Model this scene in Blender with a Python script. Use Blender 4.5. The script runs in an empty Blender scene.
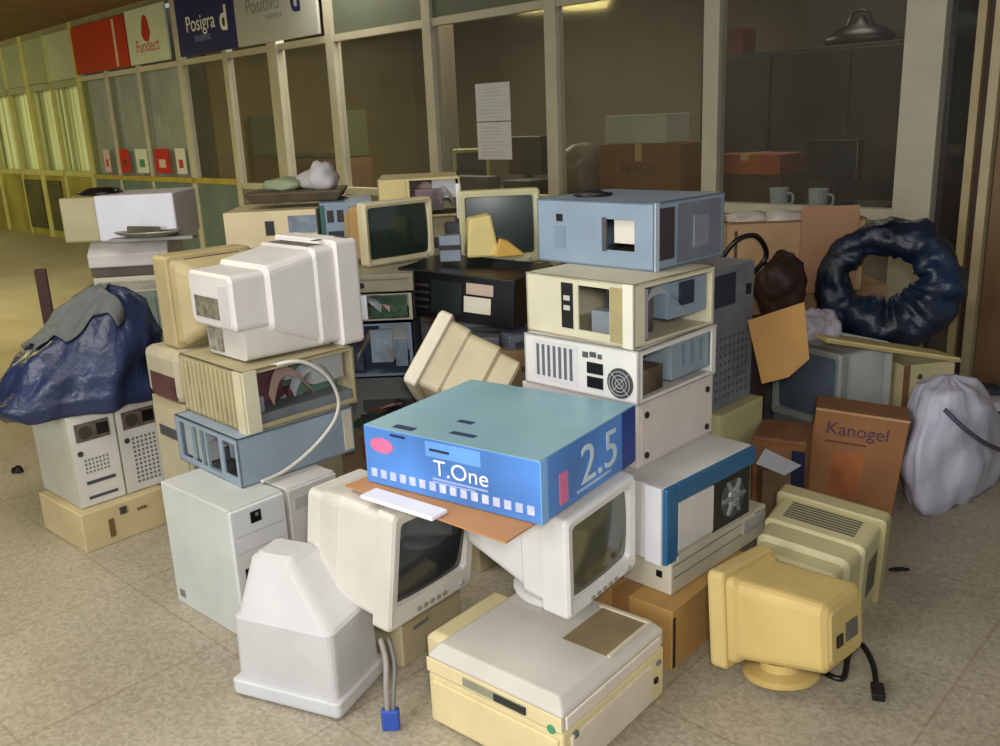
import bpy, bmesh, math, random
from mathutils import Vector, Matrix, noise
random.seed(7)
SC=bpy.context.scene; COL=SC.collection
R=math.radians
# ------------------------------------------------------------------ materials
def lin(c):
    r=[]
    for v in c:
        v/=255.0
        r.append(v/12.92 if v<=.04045 else ((v+.055)/1.055)**2.4)
    return (*r,1)
MC={}
def M(rgb,rough=.5,var=.12,scale=6,metal=0,emit=0,bump=0,coat=0):
    key=(rgb,rough,var,scale,metal,emit,bump,coat)
    if key in MC: return MC[key]
    m=bpy.data.materials.new('surface_%d_%d_%d'%rgb); m.use_nodes=True
    nt=m.node_tree; b=nt.nodes['Principled BSDF']
    tc=nt.nodes.new('ShaderNodeTexCoord'); nz=nt.nodes.new('ShaderNodeTexNoise')
    nz.inputs['Scale'].default_value=scale; nz.inputs['Detail'].default_value=5
    nt.links.new(tc.outputs['Object'],nz.inputs['Vector'])
    rp=nt.nodes.new('ShaderNodeValToRGB'); c=lin(rgb)
    rp.color_ramp.elements[0].position=.3; rp.color_ramp.elements[1].position=.7
    rp.color_ramp.elements[0].color=tuple(max(0,x*(1-2*var)) for x in c[:3])+(1,)
    rp.color_ramp.elements[1].color=tuple(min(1,x*(1+var*.7)) for x in c[:3])+(1,)
    nt.links.new(nz.outputs['Fac'],rp.inputs['Fac']); nt.links.new(rp.outputs['Color'],b.inputs['Base Color'])
    b.inputs['Roughness'].default_value=rough; b.inputs['Metallic'].default_value=metal
    if coat: b.inputs['Coat Weight'].default_value=coat
    if emit:
        nt.links.new(rp.outputs['Color'],b.inputs['Emission Color']); b.inputs['Emission Strength'].default_value=emit
    if bump:
        bp=nt.nodes.new('ShaderNodeBump'); bp.inputs['Strength'].default_value=bump; bp.inputs['Distance'].default_value=.02
        n2=nt.nodes.new('ShaderNodeTexNoise'); n2.inputs['Scale'].default_value=scale*3; n2.inputs['Detail'].default_value=6
        nt.links.new(tc.outputs['Object'],n2.inputs['Vector']); nt.links.new(n2.outputs['Fac'],bp.inputs['Height']); nt.links.new(bp.outputs['Normal'],b.inputs['Normal'])
    MC[key]=m; return m
def floor_mat():
    m=bpy.data.materials.new('terrazzo_tiles'); m.use_nodes=True; nt=m.node_tree; b=nt.nodes['Principled BSDF']
    L=nt.links.new; N=nt.nodes.new
    tc=N('ShaderNodeTexCoord'); mp=N('ShaderNodeMapping'); mp.inputs['Rotation'].default_value=(0,0,R(43.4)); L(tc.outputs['Object'],mp.inputs['Vector'])
    vo=N('ShaderNodeTexVoronoi'); vo.inputs['Scale'].default_value=95; L(mp.outputs['Vector'],vo.inputs['Vector'])
    sp=N('ShaderNodeSeparateColor'); L(vo.outputs['Color'],sp.inputs['Color'])
    r1=N('ShaderNodeValToRGB'); e=r1.color_ramp.elements
    e[0].color=lin((156,148,130)); e[1].color=lin((180,172,154)); e[0].position=.0; e[1].position=.9
    k=e.new(.45); k.color=lin((168,160,141)); L(sp.outputs[0],r1.inputs['Fac'])
    nz=N('ShaderNodeTexNoise'); nz.inputs['Scale'].default_value=1.6; nz.inputs['Detail'].default_value=6; L(mp.outputs['Vector'],nz.inputs['Vector'])
    r2=N('ShaderNodeValToRGB'); r2.color_ramp.elements[0].position=.32; r2.color_ramp.elements[1].position=.68
    r2.color_ramp.elements[0].color=(.82,.80,.76,1); r2.color_ramp.elements[1].color=(1.05,1.04,1.02,1); L(nz.outputs['Fac'],r2.inputs['Fac'])
    mx=N('ShaderNodeMix'); mx.data_type='RGBA'; mx.blend_type='MULTIPLY'; mx.inputs[0].default_value=1; L(r1.outputs['Color'],mx.inputs[6]); L(r2.outputs['Color'],mx.inputs[7])
    br=N('ShaderNodeTexBrick'); br.offset=0; br.inputs['Scale'].default_value=1; br.inputs['Brick Width'].default_value=.6; br.inputs['Row Height'].default_value=.6
    br.inputs['Mortar Size'].default_value=.004; br.inputs['Color1'].default_value=(1,1,1,1); br.inputs['Color2'].default_value=(.95,.95,.95,1); br.inputs['Mortar'].default_value=(.80,.77,.72,1)
    L(mp.outputs['Vector'],br.inputs['Vector'])
    m2=N('ShaderNodeMix'); m2.data_type='RGBA'; m2.blend_type='MULTIPLY'; m2.inputs[0].default_value=1; L(mx.outputs[2],m2.inputs[6]); L(br.outputs['Color'],m2.inputs[7])
    L(m2.outputs[2],b.inputs['Base Color']); b.inputs['Roughness'].default_value=.42
    return m
def glass_mat(name,tint,a):
    m=bpy.data.materials.new(name); m.use_nodes=True; nt=m.node_tree
    nt.nodes.remove(nt.nodes['Principled BSDF']); out=nt.nodes['Material Output']
    t=nt.nodes.new('ShaderNodeBsdfTransparent'); t.inputs['Color'].default_value=tint
    g=nt.nodes.new('ShaderNodeBsdfGlossy'); g.inputs['Roughness'].default_value=.06; g.inputs['Color'].default_value=(.8,.8,.8,1)
    mx=nt.nodes.new('ShaderNodeMixShader'); mx.inputs[0].default_value=a
    d=nt.nodes.new('ShaderNodeBsdfDiffuse'); d.inputs['Color'].default_value=(.36,.35,.31,1)
    nz=nt.nodes.new('ShaderNodeTexNoise'); nz.inputs['Scale'].default_value=2.5
    mul=nt.nodes.new('ShaderNodeMath'); mul.operation='MULTIPLY'; mul.inputs[1].default_value=.12
    nt.links.new(nz.outputs['Fac'],mul.inputs[0])
    m2=nt.nodes.new('ShaderNodeMixShader'); nt.links.new(mul.outputs[0],m2.inputs[0])
    nt.links.new(t.outputs[0],mx.inputs[1]); nt.links.new(g.outputs[0],mx.inputs[2])
    nt.links.new(mx.outputs[0],m2.inputs[1]); nt.links.new(d.outputs[0],m2.inputs[2]); nt.links.new(m2.outputs[0],out.inputs[0])
    return m
WHITE=M((218,218,212),.42,.05); OFFW=M((206,202,188),.45,.06); CREAM=M((212,204,172),.45,.07); BEIGE=M((188,174,138),.5,.1)
TAN=M((196,182,146),.5,.09); GREYW=M((192,196,190),.45,.06); STEEL=M((150,158,164),.38,.1,8,.35); BGREY=M((128,146,164),.42,.08)
DARK=M((28,27,28),.5,.2); BLACK=M((16,15,17),.35,.2); DGREY=M((70,72,74),.5,.15); MGREY=M((120,122,122),.5,.1)
PCB=M((40,84,58),.45,.25,20); PCB2=M((52,64,92),.45,.25,20); RIB=M((158,160,166),.5,.1); CABLE=M((205,202,190),.5,.05)
CARD=M((184,132,78),.85,.08,5); CARD2=M((150,100,56),.85,.1,5); CARD3=M((190,150,108),.85,.08,5)
YEL=M((206,180,112),.5,.06); SCREW=M((60,58,54),.4,.1,10,.6); LIGHTG=M((170,172,170),.4,.05); INNER=M((112,104,104),.6,.3,12)
GLASS_G=M((44,58,50),.12,.15,3,0,0,0,.3); GLASS_D=M((38,44,48),.1,.15,3,0,0,0,.3); GLASS_B=M((92,104,118),.14,.08,3,0,0,0,.3); GLASS_O=M((84,88,72),.12,.12,4,0,0,0,.3)
# ------------------------------------------------------------------ mesh helpers
class MB:
    def __init__(s): s.bm=bmesh.new()
    def box(s,x0,x1,y0,y1,z0,z1,mtx=None):
        v=[s.bm.verts.new((x,y,z)) for z in (z0,z1) for y in (y0,y1) for x in (x0,x1)]
        for f in ((0,2,3,1),(4,5,7,6),(0,1,5,4),(2,6,7,3),(0,4,6,2),(1,3,7,5)): s.bm.faces.new([v[i] for i in f])
        if mtx is not None:
            for q in v: q.co=mtx@q.co
        return s
    def loft(s,rings,cap0=True,cap1=True):
        vs=[[s.bm.verts.new(p) for p in r] for r in rings]; n=len(vs[0])
        for a,b in zip(vs,vs[1:]):
            for i in range(n): s.bm.faces.new((a[i],a[(i+1)%n],b[(i+1)%n],b[i]))
        if cap0: s.bm.faces.new(vs[0][::-1])
        if cap1: s.bm.faces.new(vs[-1])
        return s
    def cyl(s,p0,p1,r0,r1=None,n=14):
        p0=Vector(p0);p1=Vector(p1); r1=r0 if r1 is None else r1
        d=(p1-p0).normalized(); u=d.orthogonal().normalized(); w=d.cross(u)
        ring=lambda p,r:[p+u*r*math.cos(2*math.pi*i/n)+w*r*math.sin(2*math.pi*i/n) for i in range(n)]
        return s.loft([ring(p0,r0),ring(p1,r1)])
    def tube(s,pts,r,n=8,sub=6):
        P=[Vector(p) for p in pts]; Q=[]
        for i in range(len(P)-1):
            a=P[max(i-1,0)];b=P[i];c=P[i+1];d=P[min(i+2,len(P)-1)]
            for k in range(sub):
                t=k/sub; Q.append(.5*((2*b)+(c-a)*t+(2*a-5*b+4*c-d)*t*t+(3*b-a-3*c+d)*t**3))
        Q.append(P[-1]); rings=[]
        u=None
        for i,q in enumerate(Q):
            d=(Q[min(i+1,len(Q)-1)]-Q[max(i-1,0)]).normalized()
            u=d.orthogonal().normalized() if u is None else (u-d*u.dot(d)).normalized()
            w=d.cross(u); rings.append([q+u*r*math.cos(2*math.pi*k/n)+w*r*math.sin(2*math.pi*k/n) for k in range(n)])
        return s.loft(rings)
    def poly(s,pts,th):  # flat polygon in local xy extruded by th
        a=[s.bm.verts.new((x,y,0)) for x,y in pts]; b=[s.bm.verts.new((x,y,th)) for x,y in pts]; n=len(pts)
        s.bm.faces.new(a[::-1]); s.bm.faces.new(b)
        for i in range(n): s.bm.faces.new((a[i],a[(i+1)%n],b[(i+1)%n],b[i]))
        return s
    def build(s,name,mat,parent=None,loc=(0,0,0),rot=(0,0,0),bevel=0,smooth=False,seg=2):
        bmesh.ops.recalc_face_normals(s.bm,faces=s.bm.faces[:])
        me=bpy.data.meshes.new(name); s.bm.to_mesh(me); s.bm.free()
        for m in (mat if isinstance(mat,(list,tuple)) else [mat]): me.materials.append(m)
        o=bpy.data.objects.new(name,me); COL.objects.link(o); o.location=loc; o.rotation_euler=rot
        if parent: o.parent=parent
        if bevel:
            md=o.modifiers.new('bevel','BEVEL'); md.width=bevel; md.segments=seg; md.limit_method='ANGLE'; md.angle_limit=R(40)
        if smooth:
            for p in me.polygons: p.use_smooth=True
        elif bevel:
            for p in me.polygons: p.use_smooth=False
        return o
def tag(o,label,cat,group=None):
    o['label']=label; o['category']=cat
    if group: o['group']=group
    return o
def thing(name,label,cat,loc,rot=(0,0,0),group=None):
    o=bpy.data.objects.new(name,None); COL.objects.link(o); o.location=loc; o.rotation_euler=rot
    o.empty_display_size=.1
    return tag(o,label,cat,group)
def struct(o): o['kind']='structure'; return o
def text(name,body,size,mat,parent,loc,rot,ext=.0008,align='CENTER',bold=0,sx=1):
    cu=bpy.data.curves.new(name,'FONT'); cu.body=body; cu.size=size; cu.extrude=ext; cu.align_x=align; cu.align_y='CENTER'; cu.offset=bold
    t=bpy.data.objects.new(name,cu); COL.objects.link(t)
    dg=bpy.context.evaluated_depsgraph_get(); me=bpy.data.meshes.new_from_object(t.evaluated_get(dg))
    bpy.data.objects.remove(t); me.materials.clear(); me.materials.append(mat)
    o=bpy.data.objects.new(name,me); COL.objects.link(o); o.location=loc; o.rotation_euler=rot; o.scale=(sx,1,1)
    if parent: o.parent=parent
    return o
def rrect(w,h,r,y,cx=0,cz=0,n=4):
    r=min(r,w/2-.001,h/2-.001); P=[]
    for sx,sz,a0 in ((1,1,0),(-1,1,90),(-1,-1,180),(1,-1,270)):
        for k in range(n+1):
            a=R(a0+90*k/n); P.append((cx+sx*(w/2-r)+r*math.cos(a),y,cz+sz*(h/2-r)+r*math.sin(a)))
    return P
# ------------------------------------------------------------------ box-shaped computer cases
# local frame of a case: x along its right face, y away from it, z up; the "left" face is x=-d/2, the "right" face y=-w/2
def holed(mb,U,V,holes,put,t=.006):
    us=sorted({0,U,*[h[0] for h in holes],*[h[1] for h in holes]}); vs=sorted({0,V,*[h[2] for h in holes],*[h[3] for h in holes]})
    for a,b in zip(us,us[1:]):
        for c,d in zip(vs,vs[1:]):
            mu,mv=(a+b)/2,(c+d)/2
            if any(h[0]<mu<h[1] and h[2]<mv<h[3] for h in holes): continue
            put(a,b,c,d,t)
class Case:
    def __init__(s,name,label,cat,cx,cy,z,yaw,w,d,h,mat,left=(),right=(),top=(),rot=(0,0),bevel=.004,group=None,inner=STEEL,frontmat=None,t=.006):
        s.w,s.d,s.h=w,d,h
        s.o=thing(name,label,cat,(cx,cy,z),(R(rot[0]),R(rot[1]),R(yaw)),group)
        mb=MB()
        if not left and not right and not top:
            mb.box(-d/2,d/2,-w/2,w/2,0,h); s.shell=mb.build('case_shell',mat,s.o,bevel=bevel)
        else:
            X,Y=d/2,w/2
            holed(mb,w,h,left,lambda a,b,c,e,t:mb.box(-X,-X+t,Y-b,Y-a,c,e),t)
            holed(mb,d,h,right,lambda a,b,c,e,t:mb.box(-X+a,-X+b,-Y,-Y+t,c,e),t)
            mb.box(X-t,X,-Y,Y,0,h); mb.box(-X,X,Y-t,Y,0,h); mb.box(-X,X,-Y,Y,0,t)
            holed(mb,d,w,top,lambda a,b,c,e,t:mb.box(-X+a,-X+b,-Y+c,-Y+e,h-t,h),t)
            bmesh.ops.remove_doubles(mb.bm,verts=mb.bm.verts[:],dist=1e-5)
            s.shell=mb.build('case_shell',mat,s.o)
    def det(s,name,face,u0,u1,v0,v1,mat,out=.003,inn=.001,parent=None,bevel=0,label=None):
        X,Y=s.d/2,s.w/2; mb=MB()
        s._add(mb,face,u0,u1,v0,v1,out,inn)
        o=mb.build(name,mat,parent or s.o,bevel=bevel)
        if label: o['label']=label
        return o
    def _add(s,mb,face,u0,u1,v0,v1,out,inn):
        X,Y=s.d/2,s.w/2
        if face=='L': mb.box(-X-out,-X+inn,Y-u1,Y-u0,v0,v1)
        elif face=='R': mb.box(-X+u0,-X+u1,-Y-out,-Y+inn,v0,v1)
        else: mb.box(-X+u0,-X+u1,-Y+v0,-Y+v1,s.h-inn,s.h+out)
    def many(s,name,face,rects,mat,out=.002,inn=.001):
        mb=MB()
        for r in rects: s._add(mb,face,*r,out,inn)
        return mb.build(name,mat,s.o)
    def disc(s,name,face,u,v,r,mat,out=.003,parent=None,n=20):
        X,Y=s.d/2,s.w/2; mb=MB()
        if face=='L': mb.cyl((-X+.002,Y-u,v),(-X-out,Y-u,v),r,n=n)
        elif face=='R': mb.cyl((-X+u,-Y+.002,v),(-X+u,-Y-out,v),r,n=n)
        else: mb.cyl((-X+u,-Y+v,s.h-.002),(-X+u,-Y+v,s.h+out),r,n=n)
        return mb.build(name,mat,parent or s.o)
    def fan(s,face,u,v,r):
        X,Y=s.d/2,s.w/2; mb=MB()
        def P(a,q,k): 
            du,dv=math.cos(a)*q,math.sin(a)*q
            return (-X-k,Y-u-du,v+dv) if face=='L' else (-X+u+du,-Y-k,v+dv)
        f=s.disc('fan',face,u,v,r,DGREY,.003)
        for q in (r*.3,r*.55,r*.8):
            mb.tube([P(2*math.pi*i/16,q,.006) for i in range(17)],.0015,4,1)
        for i in range(4):
            a=math.pi/4+i*math.pi/2; mb.tube([P(a,0,.006),P(a,r,.006)],.0015,4,1)
        mb.build('fan_grille',LIGHTG,f)
    def screws(s,face,pts,r=.007,mat=SCREW):
        for u,v in pts: s.disc('screw',face,u,v,r,mat,.009,n=10)
    def inbox(s,name,x0,x1,y0,y1,z0,z1,mat,parent=None):
        X,Y=s.d/2,s.w/2
        return MB().box(-X+x0,-X+x1,-Y+y0,-Y+y1,z0,z1).build(name,mat,parent or s.o)
    def innards(s,side,pcb=PCB,seed=1,red=False):
        rnd=random.Random(seed); d,w,h=s.d,s.w,s.h
        if side=='L': # look in through left face; board lies deep along floor
            b=s.inbox('motherboard',.03,d-.05,w*.1,w*.9,.012,.016,pcb)
            for i in range(12):
                x=rnd.uniform(-d/2+.04,d/2-.1);y=rnd.uniform(-w*.38,w*.3);MB().box(x,x+rnd.uniform(.01,.05),y,y+rnd.uniform(.01,.06),.016,.016+rnd.uniform(.01,.05)).build('chip',DGREY,b)
            s.inbox('power_supply',.02,.16,w*.62,w*.95,.02,h*.85,LIGHTG)
            s.inbox('drive_cage',.06,.2,w*.08,w*.4,h*.3,h*.9,STEEL)
        else:
            b=s.inbox('motherboard',.05,d*.75,w*.32,w*.33,.02,h-.02,pcb)
            for i in range(14):
                x=rnd.uniform(-d/2+.07,d*.18);z=rnd.uniform(.03,h-.06);y=-w/2+w*.32
                MB().box(x,x+rnd.uniform(.01,.06),y-rnd.uniform(.01,.04),y,z,z+rnd.uniform(.008,.03)).build('chip',(DGREY if not red else M((104,62,60),.5,.2)) if i%3 else LIGHTG,b)
            s.inbox('power_supply',d*.66,d-.02,w*.1,w*.45,h*.45,h*.95,LIGHTG)
            s.inbox('drive_cage',.015,d*.2,w*.08,w*.4,h*.1,h*.5,STEEL)
        # ribbon cables: grey flat strips
        for k in range(2):
            mb=MB(); x=rnd.uniform(-d*.3,d*.1); pts=[]
            n=10; a=[];
            for i in range(n):
                t=i/(n-1); z=h*.3+h*.45*math.sin(t*math.pi)*.9; 
                if side=='L': p=(-d/2+.05+.02*math.sin(5*t),-w*.3+t*w*.5+k*.03,z)
                else: p=(x+t*.15,-w/2+.03+.03*math.sin(4*t+k),z)
                a.append(p)
            wv=Vector((.03,0,.012)) if side=='L' else Vector((.0,.03,.03))
            A=[mb.bm.verts.new(p) for p in a]; B=[mb.bm.verts.new(Vector(p)+wv) for p in a]
            for i in range(n-1): mb.bm.faces.new((A[i],A[i+1],B[i+1],B[i]))
            mb.build('ribbon_cable',RIB if k else M((176,150,140),.5,.1),s.o)
def waffle(u0,u1,v0,v1,nu,nv,f=.6):
    r=[];du=(u1-u0)/nu;dv=(v1-v0)/nv
    for i in range(nu):
        for j in range(nv): r.append((u0+i*du,u0+i*du+du*f,v0+j*dv,v0+j*dv+dv*f))
    return r
# ------------------------------------------------------------------ CRT monitors: front face at y=0 looking to -y, base at z=0
def crt(name,label,loc,rot,W=.36,H=.34,D=.39,mat=OFFW,screen=GLASS_D,bz=.07,mid=.45,rear=(.62,.62),reary=.0,margin=.035,chin=.055,stand=False,vents='top',bmat=None,ports=True,backmat=None,group=None,rearx=0,taper=.55):
    o=thing(name,label,'monitor',loc,rot,group); bmat=bmat or mat
    cz=H/2; sw,sh=W-2*margin,H-margin-chin; sz=chin+sh/2
    mb=MB()
    mb.loft([rrect(sw*.96,sh*.96,.012,.022,0,sz),rrect(sw,sh,.014,.004,0,sz),rrect(W-.02,H-.02,.014,0,0,cz),rrect(W-.004,H-.004,.016,.006,0,cz),rrect(W,H,.016,.014,0,cz),rrect(W,H,.016,bz,0,cz),rrect(W-.012,H-.012,.016,bz+.004,0,cz)],cap0=False,cap1=True)
    bez=mb.build('bezel',bmat,o)
    # curved glass
    mb=MB(); n=10; g=[]
    for j in range(n+1):
        row=[]
        for i in range(n+1):
            u=i/n*2-1; v=j/n*2-1
            row.append(mb.bm.verts.new((u*sw*.49,.009+.012*(u*u+v*v)/2,sz+v*sh*.49)))
        g.append(row)
    for j in range(n):
        for i in range(n): mb.bm.faces.new((g[j][i],g[j][i+1],g[j+1][i+1],g[j+1][i]))
    mb.build('screen',screen,o,smooth=True)
    rw,rh=W*rear[0],H*rear[1]; rz=cz+reary*H
    y1=bz+.002; y2=bz+(D-bz)*mid; y3=y2+(D-y2)*taper
    if rear[0]>.85: y3=y2+.01
    mb=MB()
    mb.loft([rrect(W-.03,H-.03,.02,y1,0,cz),rrect(W-.034,H-.034,.025,y2-.01,0,cz),rrect(W-.05,H-.05,.03,y2,0,cz),rrect(rw*1.06+.02,rh*1.08+.02,.03,y3,rearx,rz),rrect(rw*1.02,rh*1.02,.02,y3+.012,rearx,rz),rrect(rw,rh,.02,D-.008,rearx,rz),rrect(rw-.02,rh-.02,.02,D,rearx,rz)])
    cab=mb.build('cabinet',backmat or mat,o)
    vm=M((92,88,76),.6,.1)
    if 'top' in vents:
        mb=MB()
        for k in range(7):
            y=bz+.02+k*.0135
            if y+.006<y2-.012: mb.box(-W*.32,W*.32,y,y+.006,H-.0162,H-.0135)
        mb.build('vent_slots',vm,cab)
    if 'side' in vents:
        for sd in (-1,1):
            mb=MB()
            for k in range(6):
                y=bz+.02+k*.014
                if y+.006<y2-.012: mb.box(sd*W/2-sd*.0145-.0017,sd*W/2-sd*.0145+.0017,y,y+.006,H*.3,H*.7)
            mb.build('vent_slots',vm,cab)
    mb=MB()
    for k in range(5): mb.box(-W*.1+k*.028-.03,-W*.1+k*.028-.014,-.003,.002,chin*.32,chin*.5)
    mb.build('button_row',M((150,146,132),.5,.05),bez)
    MB().cyl((W*.36,.002,chin*.42),(W*.36,-.005,chin*.42),.009).build('power_button',LIGHTG,bez)
    if ports:
        mb=MB(); mb.box(-rw*.3,rw*.05,D-.002,D+.003,rz-rh*.2,rz+rh*.12); p=mb.build('port_panel',M((104,102,96),.5,.15,30),o)
        mb=MB(); mb.box(rw*.15,rw*.32,D-.002,D+.004,rz-rh*.2,rz); mb.build('power_socket',BLACK,o)
    if stand:
        mb=MB()
        ring=lambda r,z,sy=1:[(r*math.cos(2*math.pi*i/24),D*.42+r*sy*math.sin(2*math.pi*i/24),z) for i in range(24)]
        s=stand
        mb.loft([ring(W*.36,-s),ring(W*.37,-s+.008),ring(W*.33,-s+.014),ring(W*.2,-s*.35),ring(W*.2,.012)])
        mb.build('swivel_base',mat,o)
    return o
# ------------------------------------------------------------------ camera
cam=bpy.data.cameras.new('camera'); cam.sensor_width=36; cam.lens=907*36/1000; cam.clip_start=.05
co=bpy.data.objects.new('camera',cam); COL.objects.link(co); SC.camera=co
X=Vector((.99906024,-.01171764,-.04172922)); D_=Vector((-.04334318,-.27009168,-.96185854)); F=Vector((0,.96276331,-.27034574))
co.matrix_world=Matrix(((X.x,-D_.x,-F.x,0),(X.y,-D_.y,-F.y,0),(X.z,-D_.z,-F.z,1.55),(0,0,0,1)))
# ------------------------------------------------------------------ the room: a glazed partition running from right-near to left-far
WD=Vector((-.68708751,.72657467,0)); NR=Vector((.72657467,.68708751,0)); W0=Vector((2.51460366,4.67457013,0))
WM=Matrix(((-WD.x,NR.x,0,W0.x),(-WD.y,NR.y,0,W0.y),(0,0,1,0),(0,0,0,1)))   # local -x = distance along the wall to the left, y = into the room behind
def wall(name,boxes,mat,bevel=0,st=True):
    mb=MB()
    for b in boxes: mb.box(-b[1],-b[0],*b[2:])
    o=mb.build(name,mat,None,bevel=bevel); o.matrix_world=WM
    return struct(o) if st else o
FR=M((182,178,158),.5,.06); FRY=M((186,182,112),.5,.08); SILLM=M((168,150,66),.5,.1)
LOWP=M((98,116,112),.6,.1,3); LOWD=M((58,56,40),.7,.15)
mb=MB(); mb.box(-14,9,-5,19,-.1,0); struct(mb.build('floor',floor_mat()))
mb=MB(); mb.box(-14,-13.9,-5,17.2,0,3.1); struct(mb.build('wall_left',M((176,166,126),.8,.08,1)))
mb=MB(); mb.box(-13.9,-9.1,17.1,17.2,0,3.1); struct(mb.build('wall_far',M((176,166,126),.8,.08,1)))
wall('ceiling',[(-4,22,-14,0.0,3.06,3.16)],M((124,98,62),.9,.08,2))
# framing
posts=[(.24,.44,.16,FR),(1.57,1.68,.09,FR),(2.90,3.01,.09,FR),(4.25,4.36,.09,FR),(5.63,5.75,.09,FR),(6.60,6.78,.1,FR),(7.62,7.72,.08,FR),(8.69,8.80,.08,FR),(9.88,9.95,.06,FR),(10.9,10.97,.06,FR),(11.84,11.96,.08,FRY),(13.0,13.07,.06,FRY),(13.95,14.1,.08,FRY),(15.0,15.07,.06,FRY),(16.2,16.3,.08,FRY)]
for i,(a,b,dp,m) in enumerate(posts): wall('trim_%d'%(i+1),[(a,b,-dp/2,dp/2,0,3.06)],m,.006)
wall('trim_16',[(.44,5.63,-.03,.03,2.28,2.34),(5.75,11.84,-.03,.03,2.28,2.34)],FR)
wall('trim_17',[(.44,7.6,-.04,.05,.92,.98)],FR)
wall('trim_18',[(7.72,11.84,-.04,.05,.96,1.02)],SILLM)
wall('trim_19',[(11.96,17,-.03,.03,.98,1.06)],FRY)
wall('trim_20',[(11.96,17,-.03,.03,2.24,2.33)],M((150,156,118),.6,.08))
wall('trim_21',[(.44,17,-.035,.035,2.98,3.06)],M((140,134,100),.6,.08))
wall('wall_back',[(.44,7.6,-.02,.02,0,.92)],M((120,116,104),.6,.1,3))
wall('wall_lower',[(7.72,11.84,-.02,.02,0,.96)],LOWP)
# curtained bay at the far left, its backlight put in as faint emission
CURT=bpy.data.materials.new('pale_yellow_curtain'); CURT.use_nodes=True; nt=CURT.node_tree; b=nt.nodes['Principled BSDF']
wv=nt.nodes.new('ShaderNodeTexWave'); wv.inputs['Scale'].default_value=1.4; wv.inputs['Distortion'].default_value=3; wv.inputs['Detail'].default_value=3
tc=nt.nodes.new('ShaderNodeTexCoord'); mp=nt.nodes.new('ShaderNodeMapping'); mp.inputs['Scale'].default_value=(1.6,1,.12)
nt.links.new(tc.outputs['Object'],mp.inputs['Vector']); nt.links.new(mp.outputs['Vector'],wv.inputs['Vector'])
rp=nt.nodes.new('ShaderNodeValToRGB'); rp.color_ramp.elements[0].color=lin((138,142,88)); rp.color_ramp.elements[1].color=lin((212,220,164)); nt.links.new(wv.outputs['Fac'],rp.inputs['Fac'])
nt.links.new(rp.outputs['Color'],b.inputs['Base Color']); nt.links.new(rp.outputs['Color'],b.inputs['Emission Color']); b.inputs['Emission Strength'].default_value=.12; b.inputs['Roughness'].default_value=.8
def curtain(name,s0,s1,z0,z1,off,mat,amp=.03,n=80,wl=.16):
    mb=MB(); A=[];B=[]
    for i in range(n+1):
        s=s0+(s1-s0)*i/n; y=off+amp*math.sin(2*math.pi*s/wl)+amp*.5*math.sin(s*17)
        A.append(mb.bm.verts.new((-s,y,z0)));B.append(mb.bm.verts.new((-s,y,z1)))
    for i in range(n): mb.bm.faces.new((A[i],A[i+1],B[i+1],B[i]))
    o=mb.build(name,mat,None,smooth=True); o.matrix_world=WM; return o
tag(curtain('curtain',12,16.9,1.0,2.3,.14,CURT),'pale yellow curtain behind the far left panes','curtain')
# lower bay: dim greenish boards, with bright uprights
wall('wall_left_bay',[(11.96,17,-.01,.02,0,.98)],M((150,140,62),.6,.25,1.3))
wall('window_20',[(13.3,13.9,-.03,-.012,.12,.9),(14.2,15.0,-.03,-.012,.12,.9)],M((66,66,34),.4,.3,3))
# upper panels
PAN=M((150,158,124),.6,.06,2); PANG=M((92,100,84),.6,.08,2)
for i,(a,b,m) in enumerate([(2.99,4.26,PANG),(4.34,5.65,PANG),(1.66,2.92,PANG),(11.94,13.02,M((176,184,154),.5,.05,2)),(13.05,13.97,PAN),(14.08,15.02,PAN),(15.05,17,PAN)]):
    wall('trim_%d'%(30+i),[(a,b,-.012,.012,2.34,2.98)],m)
# panes of glass
GL=glass_mat('window_glass',(.9,.9,.86,1),.03)
for i,(a,b) in enumerate([(.44,1.57),(1.68,2.90),(3.01,4.25),(4.36,5.63),(5.75,6.60),(6.78,7.62),(7.72,8.69)]):
    wall('window_%d'%(i+1),[(a,b,-.004,.004,.98,2.28)],GL)
PALE=M((112,116,112),.3,.14,1.5)
for i,(a,b) in enumerate([(8.8,9.88),(9.95,10.9),(10.97,11.84)]): wall('window_%d'%(i+8),[(a,b,-.004,.004,1.02,2.28)],glass_mat('pale_glass',(.8,.82,.8,1),.1))
curtain_l=curtain('vertical_blind',8.86,11.84,.9,2.34,.1,M((214,218,206),.7,.1,3,0,.06),.02,120,.12); tag(curtain_l,'grey vertical blind behind the panes left of the blue sign','blind')  # slight emission brightens the blind, as room light is blocked here
wall('window_11',[(-.02,.24,-.004,.004,0,3)],glass_mat('dark_glass',(.5,.5,.48,1),.06))
# the dim room behind
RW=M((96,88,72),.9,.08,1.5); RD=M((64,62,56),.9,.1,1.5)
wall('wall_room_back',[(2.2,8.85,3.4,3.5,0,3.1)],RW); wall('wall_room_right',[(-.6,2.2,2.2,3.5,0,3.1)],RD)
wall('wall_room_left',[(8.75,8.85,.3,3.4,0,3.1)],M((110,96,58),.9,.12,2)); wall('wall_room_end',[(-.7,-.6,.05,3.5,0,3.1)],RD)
wall('wall_backing_board',[(8.85,17,.5,.55,0,3.06)],M((150,148,128),.8,.08,2))  # board added to keep outside light from showing behind the blind
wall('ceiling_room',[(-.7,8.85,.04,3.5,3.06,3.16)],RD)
wall('wall_room_pier',[(6.0,6.2,1.6,1.75,0,3.06)],M((88,80,68),.9,.1,2))
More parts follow.
